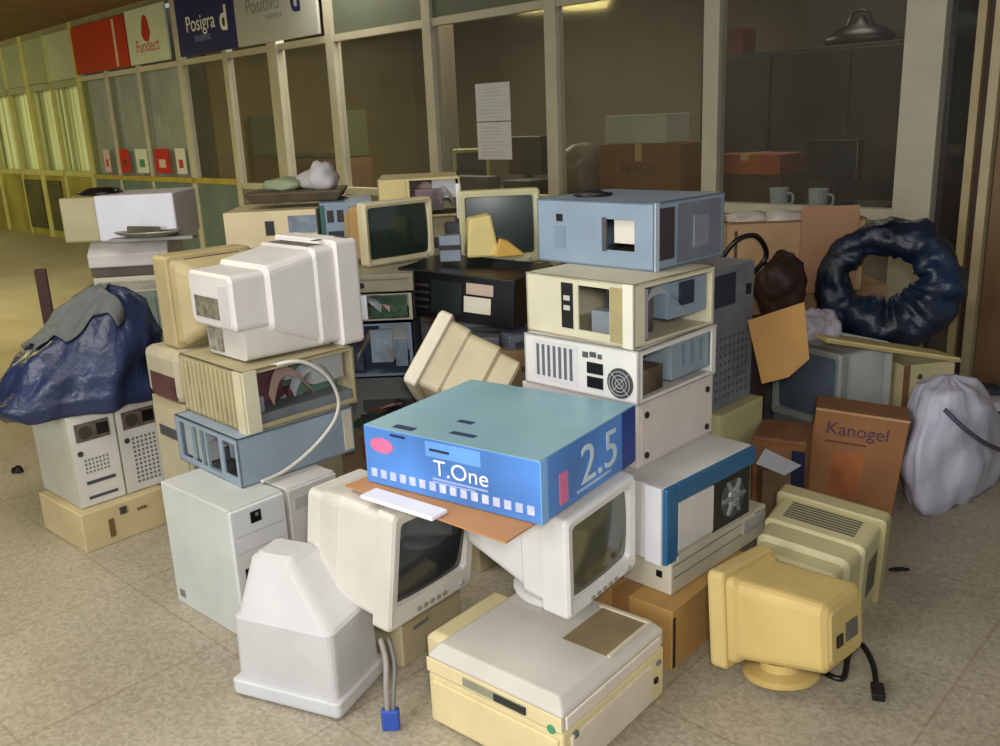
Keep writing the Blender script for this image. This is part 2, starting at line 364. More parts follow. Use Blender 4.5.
# door at the far right
DR=M((128,98,66),.55,.12,3); 
wall('trim_40',[(.06,.10,-.05,.06,0,3)],M((176,160,120),.5,.08)); wall('trim_41',[(-.03,.015,-.07,.06,0,3)],M((188,174,138),.5,.08))
wall('door_1',[(-1.0,-.035,-.02,.025,.01,2.2)],DR,.004); wall('trim_42',[(-1.0,-.035,-.03,.03,2.2,3)],DR)
wall('wall_right',[(-3,-1.0,-.05,.05,0,3.06)],M((150,140,112),.7,.08))
wall('trim_43',[(.015,.06,-.01,.01,0,3)],M((70,52,38),.7,.1))
# ------------------------------------------------------------------ things on and behind the partition
def won(name,label,cat,s,off,z,group=None,rz=0):
    o=thing(name,label,cat,(0,0,0),group=group); o.matrix_world=WM@Matrix.Translation((-s,off,z))@Matrix.Rotation(rz,4,'Z'); return o
def wb(parent,name,b,mat,bevel=0):
    return MB().box(*b).build(name,mat,parent,bevel=bevel)
RFL=(R(90),0,0)   # text facing the hall (wall runs right-to-left)
def sign(label,s0,s1,z0,z1,face,off=-.085):
    o=won('shop_sign',label,'sign',(s0+s1)/2,off,z0); w=(s1-s0)/2
    wb(o,'panel',(-w,w,0,.03,0,z1-z0),face,.003); return o,w,z1-z0
NAVY=M((26,34,98),.4,.08,2); SW=M((178,182,176),.4,.04,2); RED=M((170,42,18),.45,.08,2); SWHT=M((232,236,230),.5,.03)
o,w,h=sign('navy blue sign with white lettering above the glass, right of the red sign',7.28,8.58,2.36,2.98,NAVY)
text('lettering','Posigra',.23,SWHT,o,(-.1,-.001,h*.5),RFL); text('lettering','sistema',.12,M((120,132,170),.5,.03),o,(-.08,-.001,h*.27),RFL); text('emblem','d',.34,SWHT,o,(.42,-.001,h*.48),RFL,bold=.008)
o,w,h=sign('white sign with grey lettering and a dark blue letter mark',5.78,7.26,2.36,2.98,SW)
text('lettering','Positivo',.2,M((120,130,128),.5,.03),o,(-.2,-.001,h*.56),RFL); text('lettering','sistema',.1,M((132,142,142),.5,.03),o,(.0,-.001,h*.38),RFL); text('emblem','d',.34,NAVY,o,(.4,-.001,h*.54),RFL,bold=.01)
o,w,h=sign('red sign with a pale vertical stripe, leftmost of the shop signs',9.99,11.75,2.36,2.96,RED)
wb(o,'stripe',(w-.37,w-.30,-.002,.001,.02,h-.02),M((206,170,150),.5,.05))
o,w,h=sign('white sign with red drop emblem and red word beside the red sign',8.86,9.94,2.36,2.98,M((196,206,180),.45,.05,2))
mb=MB(); mb.loft([[(.13*math.cos(t*math.pi/10)*(1 if math.sin(t*math.pi/10)<0 else .75),-.003+q,h*.62+.15*math.sin(t*math.pi/10)) for t in range(20)] for q in (0,.004)]); mb.build('emblem',RED,o)
text('lettering','Fundect',.2,M((176,70,60),.5,.05),o,(0,-.001,h*.3),RFL)
# stickers on the panes
for i,(s,ww,c,c2,lab) in enumerate([(11.35,.2,(208,176,176),(180,60,70),'pale pink notice on the glass, leftmost of the row of notices'),(10.75,.3,(186,40,24),(120,50,30),'red notice on the glass beside the pink notice'),(10.2,.36,(206,214,200),(70,140,100),'white notice with green marks on the glass, between two red notices'),(9.6,.42,(178,34,30),(206,180,170),'red notice on the glass, right of the green-marked notice'),(9.08,.26,(210,208,200),(170,60,50),'white notice with red marks, rightmost of the notices by the post')]):
    o=won('notice',lab,'notice',s,-.012,1.06,'notices on the left panes'); wb(o,'sheet',(-ww/2,ww/2,0,.005,0,.3),M(c,.6,.06)); wb(o,'printing',(-ww*.22,ww*.22,-.002,0,.07,.17),M(c2,.6,.1))
for k,(z,lab) in enumerate([(1.53,'white printed sheet taped to the glass, upper of the two'),(1.24,'white printed sheet taped to the glass, lower of the two')]):
    o=won('paper_sheet',lab,'paper',3.6,-.011,z,'sheets on the middle pane'); wb(o,'sheet',(-.19,.19,0,.003,0,.282),M((196,198,202),.7,.04))
    mb=MB()
    for q in range(9): mb.box(-.15,.15-.05*(q%3),-.001,0,.03+q*.026,.034+q*.026)
    mb.build('printed_lines',M((160,164,172),.7,.05),o)
# ---- room contents
def simple_box(name,label,cat,s,off,z,w,d,h,mat,rz=0,group=None,flaps=False,txt=None):
    o=won(name,label,cat,s,off,z,group,rz); wb(o,'body',(-w/2,w/2,-d/2,d/2,0,h),mat,.006)
    if flaps:
        wb(o,'tape',(-.03,.03,-d/2-.001,d/2+.001,h*.7,h+.002),M((176,146,100),.4,.05))
    if txt: text('printing',txt[0],txt[1],txt[2],o,(0,-d/2-.002,h*.55),RFL)
    return o
DESKM=M((60,48,38),.5,.15)
def desk(s0,s1,off,z,label):
    o=won('desk',label,'desk',(s0+s1)/2,off,0); w=(s1-s0)/2
    wb(o,'desk_top',(-w,w,-.35,.35,z-.03,z),DESKM,.003)
    for x in (-w+.03,w-.03):
        for y in (-.31,.31): wb(o,'leg',(x-.025,x+.025,y-.025,y+.025,0,z-.03),DGREY)
    wb(o,'modesty_panel',(-w+.05,w-.05,.2,.22,.2,z-.03),DESKM)
desk(.75,3.35,.55,.93,'dark desk behind the right panes, covered with boxes and equipment')
desk(3.5,5.2,.7,.93,'dark desk behind the pane with the two taped sheets')
simple_box('carton','brown carton on the desk behind the glass, under a white box','box',2.44,.5,.931,.72,.4,.40,M((128,84,38),.85,.15,4),flaps=True,txt=('FRAGIL',.1,M((70,52,40),.8,.1)))
simple_box('cartridge_box','white box lying on the brown carton behind the glass','box',2.50,.48,1.332,.55,.28,.2,M((168,174,158),.6,.05))
simple_box('carton','orange brown carton on the dark desk behind the right pane','box',1.56,.42,1.129,.5,.3,.13,M((150,76,40),.85,.15,4),flaps=True)
simple_box('carton','dark brown flat carton under the orange carton behind the right pane','box',1.56,.42,.931,.56,.34,.197,M((80,58,36),.85,.2,4))
o=won('desktop_monitor','black monitor on the desk behind the right pane','monitor',1.10,.56,.931); wb(o,'body',(-.17,.17,-.03,.05,.16,.40),BLACK,.01); wb(o,'neck',(-.03,.03,0,.04,.02,.2),BLACK); wb(o,'foot',(-.11,.11,-.06,.1,0,.02),BLACK); wb(o,'screen',(-.15,.15,-.034,-.029,.19,.385),GLASS_D)
for s,z,lab in [(1.26,.931,'white mug on the desk behind the right pane, left of the black monitor'),(1.0,.931,'white mug standing in front of the black monitor behind the glass')]:
    o=won('mug',lab,'mug',s,.19,z); mb=MB(); mb.cyl((0,0,0),(0,0,.13),.05,.06,16); mb.build('body',M((170,180,190),.4,.04),o); mb=MB(); mb.tube([(.05,0,.1),(.09,0,.09),(.09,0,.04),(.05,0,.03)],.008,6); mb.build('handle',M((170,180,190),.4,.04),o)
o=won('equipment_cabinet','large dark cabinet standing at the back of the dim room','cabinet',1.75,1.7,0); wb(o,'carcass',(-.95,.95,-.25,.25,0,1.95),M((44,46,44),.6,.12,2),.006)
for k in range(3): wb(o,'door',(-.93+k*.63,-.33+k*.63,-.266,-.25,.05,1.92),M((40,42,40),.5,.1,2),.004)
o=won('bag','black bag lying on top of the dark cabinet','bag',1.5,1.65,1.95); mb=MB(); mb.loft([[(r*1.5*math.cos(t*.314),r*.8*math.sin(t*.314),z) for t in range(20)] for r,z in ((.16,0),(.18,.05),(.12,.11),(.04,.15),(.02,.2))]); mb.build('body',BLACK,o,smooth=True); MB().tube([(-.1,0,.1),(-.05,0,.22),(.05,0,.22),(.1,0,.1)],.012).build('handle',BLACK,o)
simple_box('carton','small reddish brown carton on top of the cabinet behind the post','box',2.5,1.68,1.95,.18,.2,.2,M((86,44,28),.8,.2))
# crumpled light bag
def blob(name,label,cat,mtx,rx,ry,rz,mat,seed=0,amp=.18,freq=3,sub=4,flat=.0,wr=.04):
    mb=MB(); bmesh.ops.create_icosphere(mb.bm,subdivisions=sub,radius=1)
    for v in mb.bm.verts:
        p=v.co.copy(); n=noise.noise(p*freq*.5+Vector((seed,0,0)))*amp+noise.noise(p*freq*2+Vector((0,seed,0)))*amp*.35
        ridge=abs(noise.noise(p*freq*1.7+Vector((seed*2,3,1))))*wr*3
        p*=1+n-ridge
        v.co=Vector((p.x*rx,p.y*ry,max(p.z,-flat)*rz if flat else p.z*rz))
        if flat: v.co.z+=flat*rz
        else: v.co.z+=rz
    o=mb.build(name,mat,None,smooth=True); o.matrix_world=mtx; 
    return tag(o,label,cat)
blob('plastic_sack','pale crumpled sack on the desk left of the brown carton','sack',WM@Matrix.Translation((-3.1,.45,.931)),.22,.2,.24,M((112,106,92),.6,.1),3,.2,3,4,.7)
o=crt('desk_monitor','old grey green monitor on the desk left of the taped sheets',(0,0,0),(0,0,0),.36,.36,.36,M((140,142,100),.6,.1),GLASS_D,ports=False); o.matrix_world=WM@Matrix.Translation((-4.72,.75,.931))@Matrix.Rotation(R(30),4,'Z')
o=won('desktop_monitor','black monitor on the desk right of the taped sheets','monitor',3.95,.70,.931); wb(o,'body',(-.2,.2,-.03,.06,.14,.46),M((44,36,34),.5,.15),.01); wb(o,'neck',(-.03,.03,0,.04,.02,.2),BLACK); wb(o,'foot',(-.11,.11,-.06,.1,0,.02),BLACK)
simple_box('equipment_box','dark grey equipment box on the desk below the taped sheets','equipment',4.35,.45,.931,.5,.14,.14,M((66,70,70),.5,.15)); 
simple_box('equipment_box','black equipment box on the desk beside the middle post','equipment',3.70,.46,.931,.30,.3,.12,M((40,42,44),.5,.15))
o=won('green_shelf','low shelf with greenish front behind the two narrow panes','shelf',7.7,.9,0)
wb(o,'board',(-.95,.95,-.2,.2,1.22,1.25),M((64,70,40),.6,.1)); wb(o,'cupboard',(-.95,.95,-.2,.2,0,1.2),M((96,66,40),.7,.2,2)); 
for x in (-.9,.9): wb(o,'side',(x-.02,x+.02,-.2,.2,1.2,1.7),M((64,70,40),.6,.1))
# ------------------------------------------------------------------ left foreground stack
GRP='scrapped computer cases in the heap'
def ab(yaw): y=R(yaw); return Vector((-math.sin(y),math.cos(y),0)),Vector((math.cos(y),math.sin(y),0))
a45,b45=ab(45)
# white tower with square badge
T1M=M((198,202,196),.42,.05)
c=Case('tower_case','white tower case with a black square badge, bottom of the left stack','computer case',-.926,2.749,0,47.7,.40,.20,.44,T1M)
c.det('front_bezel','R',.0,.2,.006,.434,M((214,216,216),.42,.04),.012,.001,bevel=.005)
bd=c.det('badge','R',.07,.108,.375,.413,BLACK,.0135,-.010); c.det('badge_mark','R',.088,.098,.395,.406,MGREY,.0145,-.0132,parent=bd)
c.det('power_button','R',.03,.058,.20,.235,BLACK,.0145,-.010); c.det('foot','L',.03,.06,.03,.055,MGREY,.003)
c.many('seams','R',[(.012,.188,.345,.3475),(.012,.188,.29,.2925)],LIGHTG,.0128,-.011)
a,b=ab(47.7); p=Vector((-.926,2.749,0))+b*.212
c=Case('tower_case','plain white tower case, squeezed between the badged tower and the heap','computer case',p.x,p.y,0,47.7,.40,.195,.438,M((204,202,194),.42,.05))
c.det('front_bezel','R',.0,.195,.006,.432,M((200,200,196),.42,.04),.01,bevel=.004); c.det('drive_bay','R',.02,.16,.36,.40,M((176,176,170),.5,.05),.012,-.008); c.det('power_button','R',.08,.11,.22,.25,DGREY,.013,-.009)
# blue-grey desktop case
T2M=M((142,158,172),.4,.06)
c=Case('desktop_case','blue-grey desktop case with open end, second from bottom of the left stack','computer case',-.831,3.020,.44,44.6,.425,.449,.166,T2M,left=[(.025,.30,.02,.148),(.325,.405,.03,.145)])
c.innards('L',DGREY,3); c.det('end_strip','R',.405,.44,.012,.155,M((206,200,180),.5,.05),.004)
mb=MB(); X,Y=c.d/2,c.w/2
for y in (.10,.16,.2): mb.box(-X+.002,-X+.012,Y-y-.012,Y-y,.02,.148)
mb.build('support_bars',M((150,170,176),.4,.1,8,.2),c.o)
# beige case with ribbed front, open side
c=Case('desktop_case','beige desktop case with ribbed front and open side holding a looping cable','computer case',-.809,3.062,.606,44.4,.426,.431,.205,M((176,164,128),.5,.08),right=[(.05,.42,.02,.192)])
c.innards('R',M((92,112,98),.5,.15,9),5,True)
c.inbox('tray_panel',.24,.42,.10,.104,.01,.2,M((92,124,106),.5,.12,5)); c.inbox('dark_bay',.052,.2,.1,.2,.06,.19,M((92,52,56),.6,.35,14))
c.inbox('base_plate',.05,.42,.012,.3,.006,.05,M((116,122,126),.5,.15))
c.det('corner_post','R',.0,.048,.0,.205,M((210,204,178),.45,.05),.006); c.det('corner_post','L',.378,.426,.0,.205,M((206,198,166),.45,.05),.008)
ribs=[(.02+.03*k,.034+.03*k,.012,.195) for k in range(12)]
c.many('front_ribs','L',ribs,M((186,174,134),.5,.08),.008); c.many('dark_slots','L',[(.068,.078,.11,.185),(.128,.138,.03,.09),(.25,.26,.05,.12),(.31,.318,.03,.07)],M((70,58,44),.6,.2),.004)
N3=Vector((-.809,3.062,0))-b45*.2155-a45*.213
def pr(u,z,o=.02): q=N3+b45*u-a45*o; return (q.x,q.y,z)
mb=MB(); mb.tube([pr(.10,.80,-.03),pr(.16,.815,.015),pr(.22,.80,.03),pr(.29,.74,.035),pr(.325,.66,.035),pr(.315,.60,.035),pr(.27,.55,.035),pr(.19,.50,.035),pr(.09,.462,.035),pr(.0,.452,.035)],.0065)
tag(mb.build('monitor_cable',CABLE,None,smooth=True),'off-white cable looping down over the open beige case of the left stack','cable')
# monitor on top of the left stack
P1=Vector((-.80,2.79,.812)); q=P1+b45*.47+a45*.19
m1=crt('crt_monitor','large white tube monitor seen from behind on top of the left stack',q,(0,0,R(135)),.38,.365,.47,M((222,218,214),.42,.04),GLASS_D,bz=.09,mid=.22,rear=(.74,.5),reary=.06,backmat=M((214,210,206),.42,.05),ports=False)
mb=MB(); mb.box(-.05,.10,.468,.474,.145,.215); mb.build('connector_plate',M((128,122,104),.6,.3,40),m1)
mb=MB(); mb.box(-.115,-.06,.465,.473,.13,.26); mb.build('rear_rib',M((200,198,196),.5,.05),m1)
mb=MB()
mb.box(-.125,-.1,.1,.13,.364,.3665,); mb.box(-.17,-.1,.02,.035,.3635,.3668); mb.build('scuff_marks',M((96,84,84),.6,.2),m1)
mb=MB(); mb.loft([rrect(.30,.15,.02,.12,0,.08),rrect(.25,.11,.02,.43,0,.062)]); mb.build('lower_cabinet',M((208,204,196),.45,.06),m1)
mb=MB(); mb.box(.02,.11,.425,.436,.02,.10); mb.build('socket_plate',M((150,146,130),.6,.3,40),m1)
# beige tower carrying a second monitor behind
c=Case('tower_case','tall beige tower case standing behind the white badged tower','computer case',-1.09,3.33,0,45,.26,.38,.606,M((176,164,132),.5,.09))
c.det('front_bezel','L',.02,.24,.02,.58,M((182,172,140),.5,.08),.008)
c.det('drive_bay','L',.05,.2,.46,.5,DGREY,.01)
c=Case('desktop_case','beige rounded desktop case wedged behind the ribbed case, dark reddish end','computer case',-1.10,3.33,.606,45,.27,.38,.19,M((184,174,146),.5,.08),bevel=.03)
c.det('dark_end','L',.05,.24,.015,.10,M((92,58,52),.6,.3,12),.003)
crt('crt_monitor','beige tube monitor behind the large white one on the left stack',(-1.11,3.37,.797),(0,0,R(-135)),.34,.335,.20,M((180,164,120),.5,.08),GLASS_D,bz=.10,rear=(.6,.6),ports=False,vents='top')
# ------------------------------------------------------------------ far-left pair of towers
c=Case('desktop_case','cream case lying on the floor under the pair of white towers','computer case',-1.647,3.455,0,48,.38,.345,.157,M((198,180,136),.5,.08))
c.det('slot','R',.10,.122,.03,.105,M((120,92,52),.6,.2),.002); c.det('power_button','R',.15,.178,.108,.138,M((60,66,60),.5,.1),.004); c.det('slot','R',.22,.26,.1,.112,M((120,92,60),.6,.2),.002)
a,b=ab(47); base=Vector((-1.648,3.516,0))
def back_face(c,right):
    c.det('back_plate','R',.006,.176,.006,.364,M((208,206,198),.45,.05),.002)
    p=c.det('fan_opening','R',.022,.155,.265,.338,M((104,92,80),.5,.3,30),.004); c.disc('fan_hub','R',.06,.30,.026,M((60,54,48),.6,.2,30),.006,p); c.det('power_socket','R',.105,.15,.28,.325,BLACK,.007,parent=p)
    c.disc('keyhole','R',.03,.22,.011,M((52,60,52),.5,.1),.004)
    if right: c.many('vent_grid','R',waffle(.05,.155,.035,.235,6,11,.55),M((110,112,110),.5,.1),.003)
    else:
        c.many('vent_grid','R',waffle(.04,.14,.135,.2,7,4,.55),M((120,122,120),.5,.1),.003); [c.det('expansion_slot','R',*q,M((70,72,84),.5,.1),.003) for q in [(.035,.15,.03,.042),(.035,.15,.09,.104)]]
for k,lab in ((-.0925,'white tower case showing its back, left one of the pair under the blue bag'),(.0925,'white tower case showing its back, right one of the pair under the blue bag')):
    q=base+b*k; c=Case('tower_case',lab,'computer case',q.x,q.y,.158,47,.361,.182,.372,M((184,184,166),.45,.06),group='pair of white towers under the blue bag'); back_face(c,k>0)
BAG=M((38,50,84),.36,.2,4,0,0,.7); BAG2=M((22,38,66),.3,.25,4,0,0,.6)
def bagmesh(name,label,cat,loc,rot,rings,mat,seed,amp,n=72):
    mb=MB(); RR=[]
    for (z,rx,ry,ox,oy) in rings:
        ring=[]
        for i in range(n):
            t=2*math.pi*i/n; p=Vector((math.cos(t),math.sin(t),z*4))
            k=1+amp*noise.noise(p*1.6+Vector((seed,0,0)))+amp*.8*abs(noise.noise(Vector((math.cos(t)*5,math.sin(t)*5,z*3+seed))))
            ring.append((ox+rx*k*math.cos(t),oy+ry*k*math.sin(t),z+amp*.12*noise.noise(p*3)))
        RR.append(ring)
    mb.loft(RR); o=mb.build(name,mat,None,loc=loc,rot=rot,smooth=True)
    return tag(o,label,cat)
def interp(rings,m=5):
    out=[]
    for p,q in zip(rings,rings[1:]):
        for k in range(m):
            t=k/m; out.append(tuple(p[i]*(1-t)+q[i]*t for i in range(5)))
    out.append(rings[-1]); return out
bagmesh('plastic_bag','dark blue plastic bag draped on the pair of white towers at far left','bag',(-1.66,3.50,.532),(0,0,R(20)),interp([(.0,.30,.25,-.03,0),(.05,.345,.27,-.05,0),(.13,.29,.24,-.01,0),(.24,.225,.19,.06,.0),(.36,.155,.13,.11,.02),(.42,.07,.06,.13,.02),(.435,.01,.01,.13,.02)]),BAG,2,.22)
from mathutils.bvhtree import BVHTree
bag=bpy.data.objects['plastic_bag']; bt=BVHTree.FromPolygons([v.co.copy() for v in bag.data.vertices],[tuple(p.vertices) for p in bag.data.polygons])
mb=MB(); n=26; g=[]
for j in range(15):
    row=[]
    for i in range(n):
        u=i/(n-1);v=j/14; x=-.17+.33*u+.03*math.sin(v*6); y=-.13+.16*v-.03*u+.03*math.sin(u*9)
        hit=bt.ray_cast(Vector((x,y,2)),Vector((0,0,-1)))[0]
        zz=(hit.z if hit else .03)+.012+.006*noise.noise(Vector((u*6,v*5,1)))
        row.append(mb.bm.verts.new((x,y,zz)))
    g.append(row)
for j in range(14):
    for i in range(n-1): mb.bm.faces.new((g[j][i],g[j][i+1],g[j+1][i+1],g[j+1][i]))
o=mb.build('cloth_sheet',M((98,102,98),.8,.2,6),None,loc=bag.location,rot=bag.rotation_euler,smooth=True); md=o.modifiers.new('solid','SOLIDIFY'); md.thickness=.006; md.offset=1
tag(o,'grey sheet lying over the top of the dark blue bag','sheet')
# ------------------------------------------------------------------ far-left back stack
GG=M((112,128,112),.5,.1)
c=Case('tower_case','grey-green tower case at the back left behind the blue bag','computer case',-1.95,4.72,0,10,.42,.42,.78,GG)
c.det('front_bezel','R',.02,.4,.02,.75,M((104,120,106),.5,.1),.006); c.det('drive_bay','R',.08,.34,.6,.64,DGREY,.008)
o=thing('printer','cream printer with dark paper slot under the white printer at back left','printer',(-1.84,4.70,.781),(0,0,R(6)))
MB().box(-.19,.19,-.17,.17,0,.085).build('base_tray',M((196,186,164),.5,.06),o,bevel=.008); MB().box(-.19,.19,-.175,.17,.09,.135).build('paper_slot',M((84,72,62),.6,.2),o)
mb=MB(); mb.loft([[(-.195,-.19,.135),(.195,-.19,.135),(.195,.17,.135),(-.195,.17,.135)],[(-.195,-.19,.2),(.195,-.19,.2),(.195,.17,.2),(-.195,.17,.2)],[(-.185,-.13,.268),(.185,-.13,.268),(.185,.17,.268),(-.185,.17,.268)]]); mb.build('lid',M((202,196,188),.45,.05),o,bevel=.008)
MB().box(-.175,.16,-.17,-.155,.01,.06).build('output_tray',M((214,206,188),.5,.05),o)
o=thing('printer','boxy white laser printer on top of the back left stack by the red sign','printer',(-1.80,4.66,1.05),(0,0,R(2)))
MB().box(-.13,.25,-.2,.2,0,.22).build('body',M((216,216,222),.4,.04),o,bevel=.01); MB().box(-.30,-.13,-.19,.2,.0,.215).build('side_unit',M((176,168,126),.5,.07),o,bevel=.01)
MB().box(-.06,.34,-.27,-.19,.0,.018).build('front_tray',M((150,146,136),.5,.1),o,bevel=.004); MB().box(.15,.255,-.215,-.195,.02,.045).build('slot',M((70,72,66),.5,.1),o)
def saucer():
    o=thing('scrap_tray','shallow dull metal dish lying on the front tray of the white printer','dish',(-1.66,4.41,1.0685))
    mb=MB(); ring=lambda r,z:[(r*1.4*math.cos(t*.2618),r*.6*math.sin(t*.2618),z) for t in range(24)]
    mb.loft([ring(.06,0),ring(.11,.02),ring(.12,.03),ring(.10,.026),ring(.055,.006)]); mb.build('dish',M((150,148,128),.4,.2,20,.4),o,smooth=True)
    mb=MB(); mb.box(-.1,.05,-.02,.02,.01,.05); mb.build('scraps',M((96,88,66),.6,.3,20),o,rot=(0,.1,.4),bevel=.006)
saucer()
blob('black_bundle','small black bundle on top of the white printer','bundle',Matrix.Translation((-1.95,4.62,1.268)),.1,.08,.022,BLACK,5,.25,3,3,.6)
# small thing on floor far left and red-brown chair leg etc.
o=thing('wooden_post','narrow dark brown wooden post standing behind the blue bag at far left','post',(-2.56,5.1,0),(0,0,R(20)))
MB().box(-.03,.03,-.025,.025,0,.84).build('upright',M((70,36,24),.5,.2),o,bevel=.004); MB().box(-.09,.09,-.06,.06,0,.03).build('foot',M((58,30,20),.5,.2),o)
blob('plastic_scrap','small teal plastic scrap behind the blue bag at far left',"plastic",Matrix.Translation((-2.38,4.95,0)),.12,.08,.36,M((62,128,118),.5,.1),14,.3,3,3,.4)
# ------------------------------------------------------------------ back row left of centre
c=Case('tower_case','beige tower case standing under the cream desktop case at the back','computer case',-.92,4.42,0,0,.44,.52,.60,BEIGE); c.det('drive_bay','R',.1,.3,.45,.5,DGREY,.004)
c=Case('desktop_case','grey case standing under the cream desktop case at the back','computer case',-.92,4.42,.60,0,.44,.56,.42,M((130,132,128),.5,.1)); c.det('vent_panel','R',.1,.4,.1,.3,DGREY,.003)
c=Case('desktop_case','cream desktop case with a black square, behind the large white monitor','computer case',-1.03,4.40,1.021,3,.42,.42,.165,M((208,192,150),.5,.06))
c.det('badge','R',.185,.225,.055,.12,BLACK,.004); c.det('drive_bay','R',.29,.42,.06,.14,M((120,132,146),.5,.2,20),.003)
c=Case('desktop_case','blue-grey case end with drive openings beside the cream desktop case','computer case',-.70,4.42,1.021,8,.42,.24,.19,BGREY)
c.many('drive_openings','R',[(.03,.06,.10,.155),(.075,.105,.10,.155),(.03,.1,.03,.06)],DARK,.002); c.many('slots','R',[(.13+.03*k,.148+.03*k,.03,.17) for k in range(3)],M((100,110,136),.5,.1),.003)
c.det('teal_strip','R',.0,.02,.02,.18,M((40,90,86),.5,.1),.004)
o=thing('plastic_tray','dull brown shallow tray on the cream desktop case at the back','tray',(-.93,4.43,1.2125),(0,0,R(4)))
mb=MB(); mb.loft([[(-.2,-.14,0),(.2,-.14,0),(.2,.14,0),(-.2,.14,0)],[(-.23,-.17,.05),(.23,-.17,.05),(.23,.17,.05),(-.23,.17,.05)]]); mb.build('body',M((92,80,60),.6,.15),o,bevel=.01)
for k,(x,y,w_,cc) in enumerate([(-.98,4.43,.16,(140,150,118)),(-.84,4.45,.15,(176,172,172)),(-.80,4.40,.12,(190,186,188))]):
    o=blob('crumpled_paper',['greenish crumpled paper on the brown tray','grey crumpled paper in the middle of the brown tray','pale crumpled paper at the right end of the brown tray'][k],'paper',Matrix.Translation((x,y,1.263+.0*k)),w_*.62,.08,.04+.02*k,M(cc,.8,.1),10+k,.3,3,3,.6)
# ------------------------------------------------------------------ right-hand stack
o=thing('carton','low brown carton on the floor under the right stack, beside the laser printer','box',(.476,2.553,0),(0,0,R(48)))
MB().box(-.225,.225,-.175,.175,0,.193).build('body',M((190,148,84),.85,.08,5),o,bevel=.003)
MB().box(-.226,.226,-.03,.03,.12,.1945).build('tape',M((160,118,72),.5,.05),o); MB().box(-.222,-.208,-.1765,-.174,.01,.17).build('dark_gap',M((60,44,30),.8,.2),o)
c=Case('desktop_case','flat cream desktop case lying directly on the low carton of the right stack','computer case',.512,2.690,.195,44.5,.42,.54,.106,M((204,198,176),.45,.06),bevel=.006)
c.many('grooves','R',[(.01,.53,.05,.054),(.01,.53,.088,.092)],M((140,134,112),.5,.1),.001); c.det('power_button','L',.37,.39,.05,.07,BLACK,.003); c.det('side_block','R',.38,.5,.055,.1,M((170,166,160),.5,.1),.012,bevel=.004)
c=Case('tower_case','white tower case on its side with a blue-rimmed front and dark fan opening','computer case',.470,2.643,.302,43.1,.40,.463,.236,M((208,208,204),.45,.05))
BR=M((40,96,138),.4,.08)
mb=MB(); c._add(mb,'R',.0,.058,.0,.236,.016,.001); c._add(mb,'R',.058,.463,.178,.236,.016,.001); f=mb.build('blue_rim',BR,c.o,bevel=.006)
c.det('white_panel','R',.066,.245,.022,.172,M((212,208,202),.45,.05),.010,bevel=.004)
k=c.det('fan_opening','R',.25,.45,.012,.174,DARK,.005); c.disc('fan','R',.35,.095,.062,DGREY,.009,k); c.disc('fan_hub','R',.35,.10,.03,M((190,190,188),.4,.1),.014,k)
for q in range(6):
    an=q*math.pi/3; MB().cyl((-c.d/2+.35,-c.w/2-.01,.1),(-c.d/2+.35+.06*math.cos(an),-c.w/2-.01,.1+.06*math.sin(an)),.012,.007,6).build('fan_blade',MGREY,k)
c.det('lower_lip','R',.05,.463,.0,.014,M((196,190,170),.5,.06),.02); c.det('end_post','L',.345,.40,.0,.236,M((226,226,230),.4,.04),.006)
c=Case('desktop_case','white desktop case with four dark screws on its panel, above the blue-rimmed tower','computer case',.376,2.793,.539,46.2,.45,.416,.196,M((214,204,196),.45,.05))
c.det('side_panel','R',.012,.404,.012,.184,M((216,204,196),.45,.04),.004,bevel=.002); c.screws('R',[(.035,.035),(.035,.16),(.372,.03),(.372,.155)],.010)
c.many('vent_slots','L',[(.05+.025*k,.06+.025*k,.04,.15) for k in range(6)],MGREY,.002)
c=Case('desktop_case','white desktop case showing its back with fan and two power sockets, side open','computer case',.385,2.785,.736,46.0,.435,.426,.163,M((222,220,212),.42,.04),right=[(.022,.40,.014,.146)])
c.many('vent_slots','L',[(.052+.022*k,.063+.022*k,.035,.135) for k in range(7)],M((104,100,110),.5,.1),.002); c.det('vent_frame','L',.04,.215,.02,.148,M((214,212,210),.4,.04),.0012)
c.many('small_ports','L',[(.235,.255,.118,.135),(.262,.285,.122,.138),(.292,.306,.12,.134)],M((96,92,92),.5,.2),.003)
for v in (.028,.072): c.det('power_socket','L',.252,.31,v,v+.034,BLACK,.004)
c.fan('L',.372,.058,.046); c.inbox('dark_floor',.02,.17,.03,.3,.01,.085,M((110,92,70),.6,.35,10)); c.inbox('power_supply',.19,.41,.012,.2,.03,.145,M((150,166,178),.4,.08,8,.2)); c.inbox('drive_cage',.03,.18,.1,.3,.09,.14,DARK)
c.many('power_supply_slots','R',[(.24+.05*k,.262+.05*k,.06,.13) for k in range(3)],M((116,134,150),.5,.1),-.011,.012)
c=Case('desktop_case','cream desktop case with cut-out front and missing side, second from top of right stack','computer case',.385,2.790,.900,43.1,.424,.40,.186,M((212,206,178),.45,.05),left=[(.215,.335,.03,.165)],right=[(.05,.385,.012,.17)])
c.innards('R',PCB2,9); c.det('slot_strip','L',.15,.195,.03,.168,DARK,.003)
c.many('slot_labels','L',[(.16,.185,.085,.1),(.16,.185,.115,.13)],M((200,200,190),.5,.1),.0045); c.det('olive_strip','L',.338,.385,.01,.172,M((170,158,112),.5,.08),.002); c.det('corner_post','L',.388,.424,.0,.186,M((226,224,206),.4,.04),.006)
c.inbox('drive_bay',.19,.385,.02,.2,.05,.16,M((132,148,164),.42,.08)); c.inbox('black_bay',.24,.31,.012,.1,.085,.155,M((32,42,60),.5,.1)); c.inbox('board_edge',.06,.17,.06,.07,.015,.165,M((92,86,78),.5,.4,30)); c.inbox('lilac_panel',.052,.085,.015,.05,.012,.16,M((164,156,174),.5,.06))
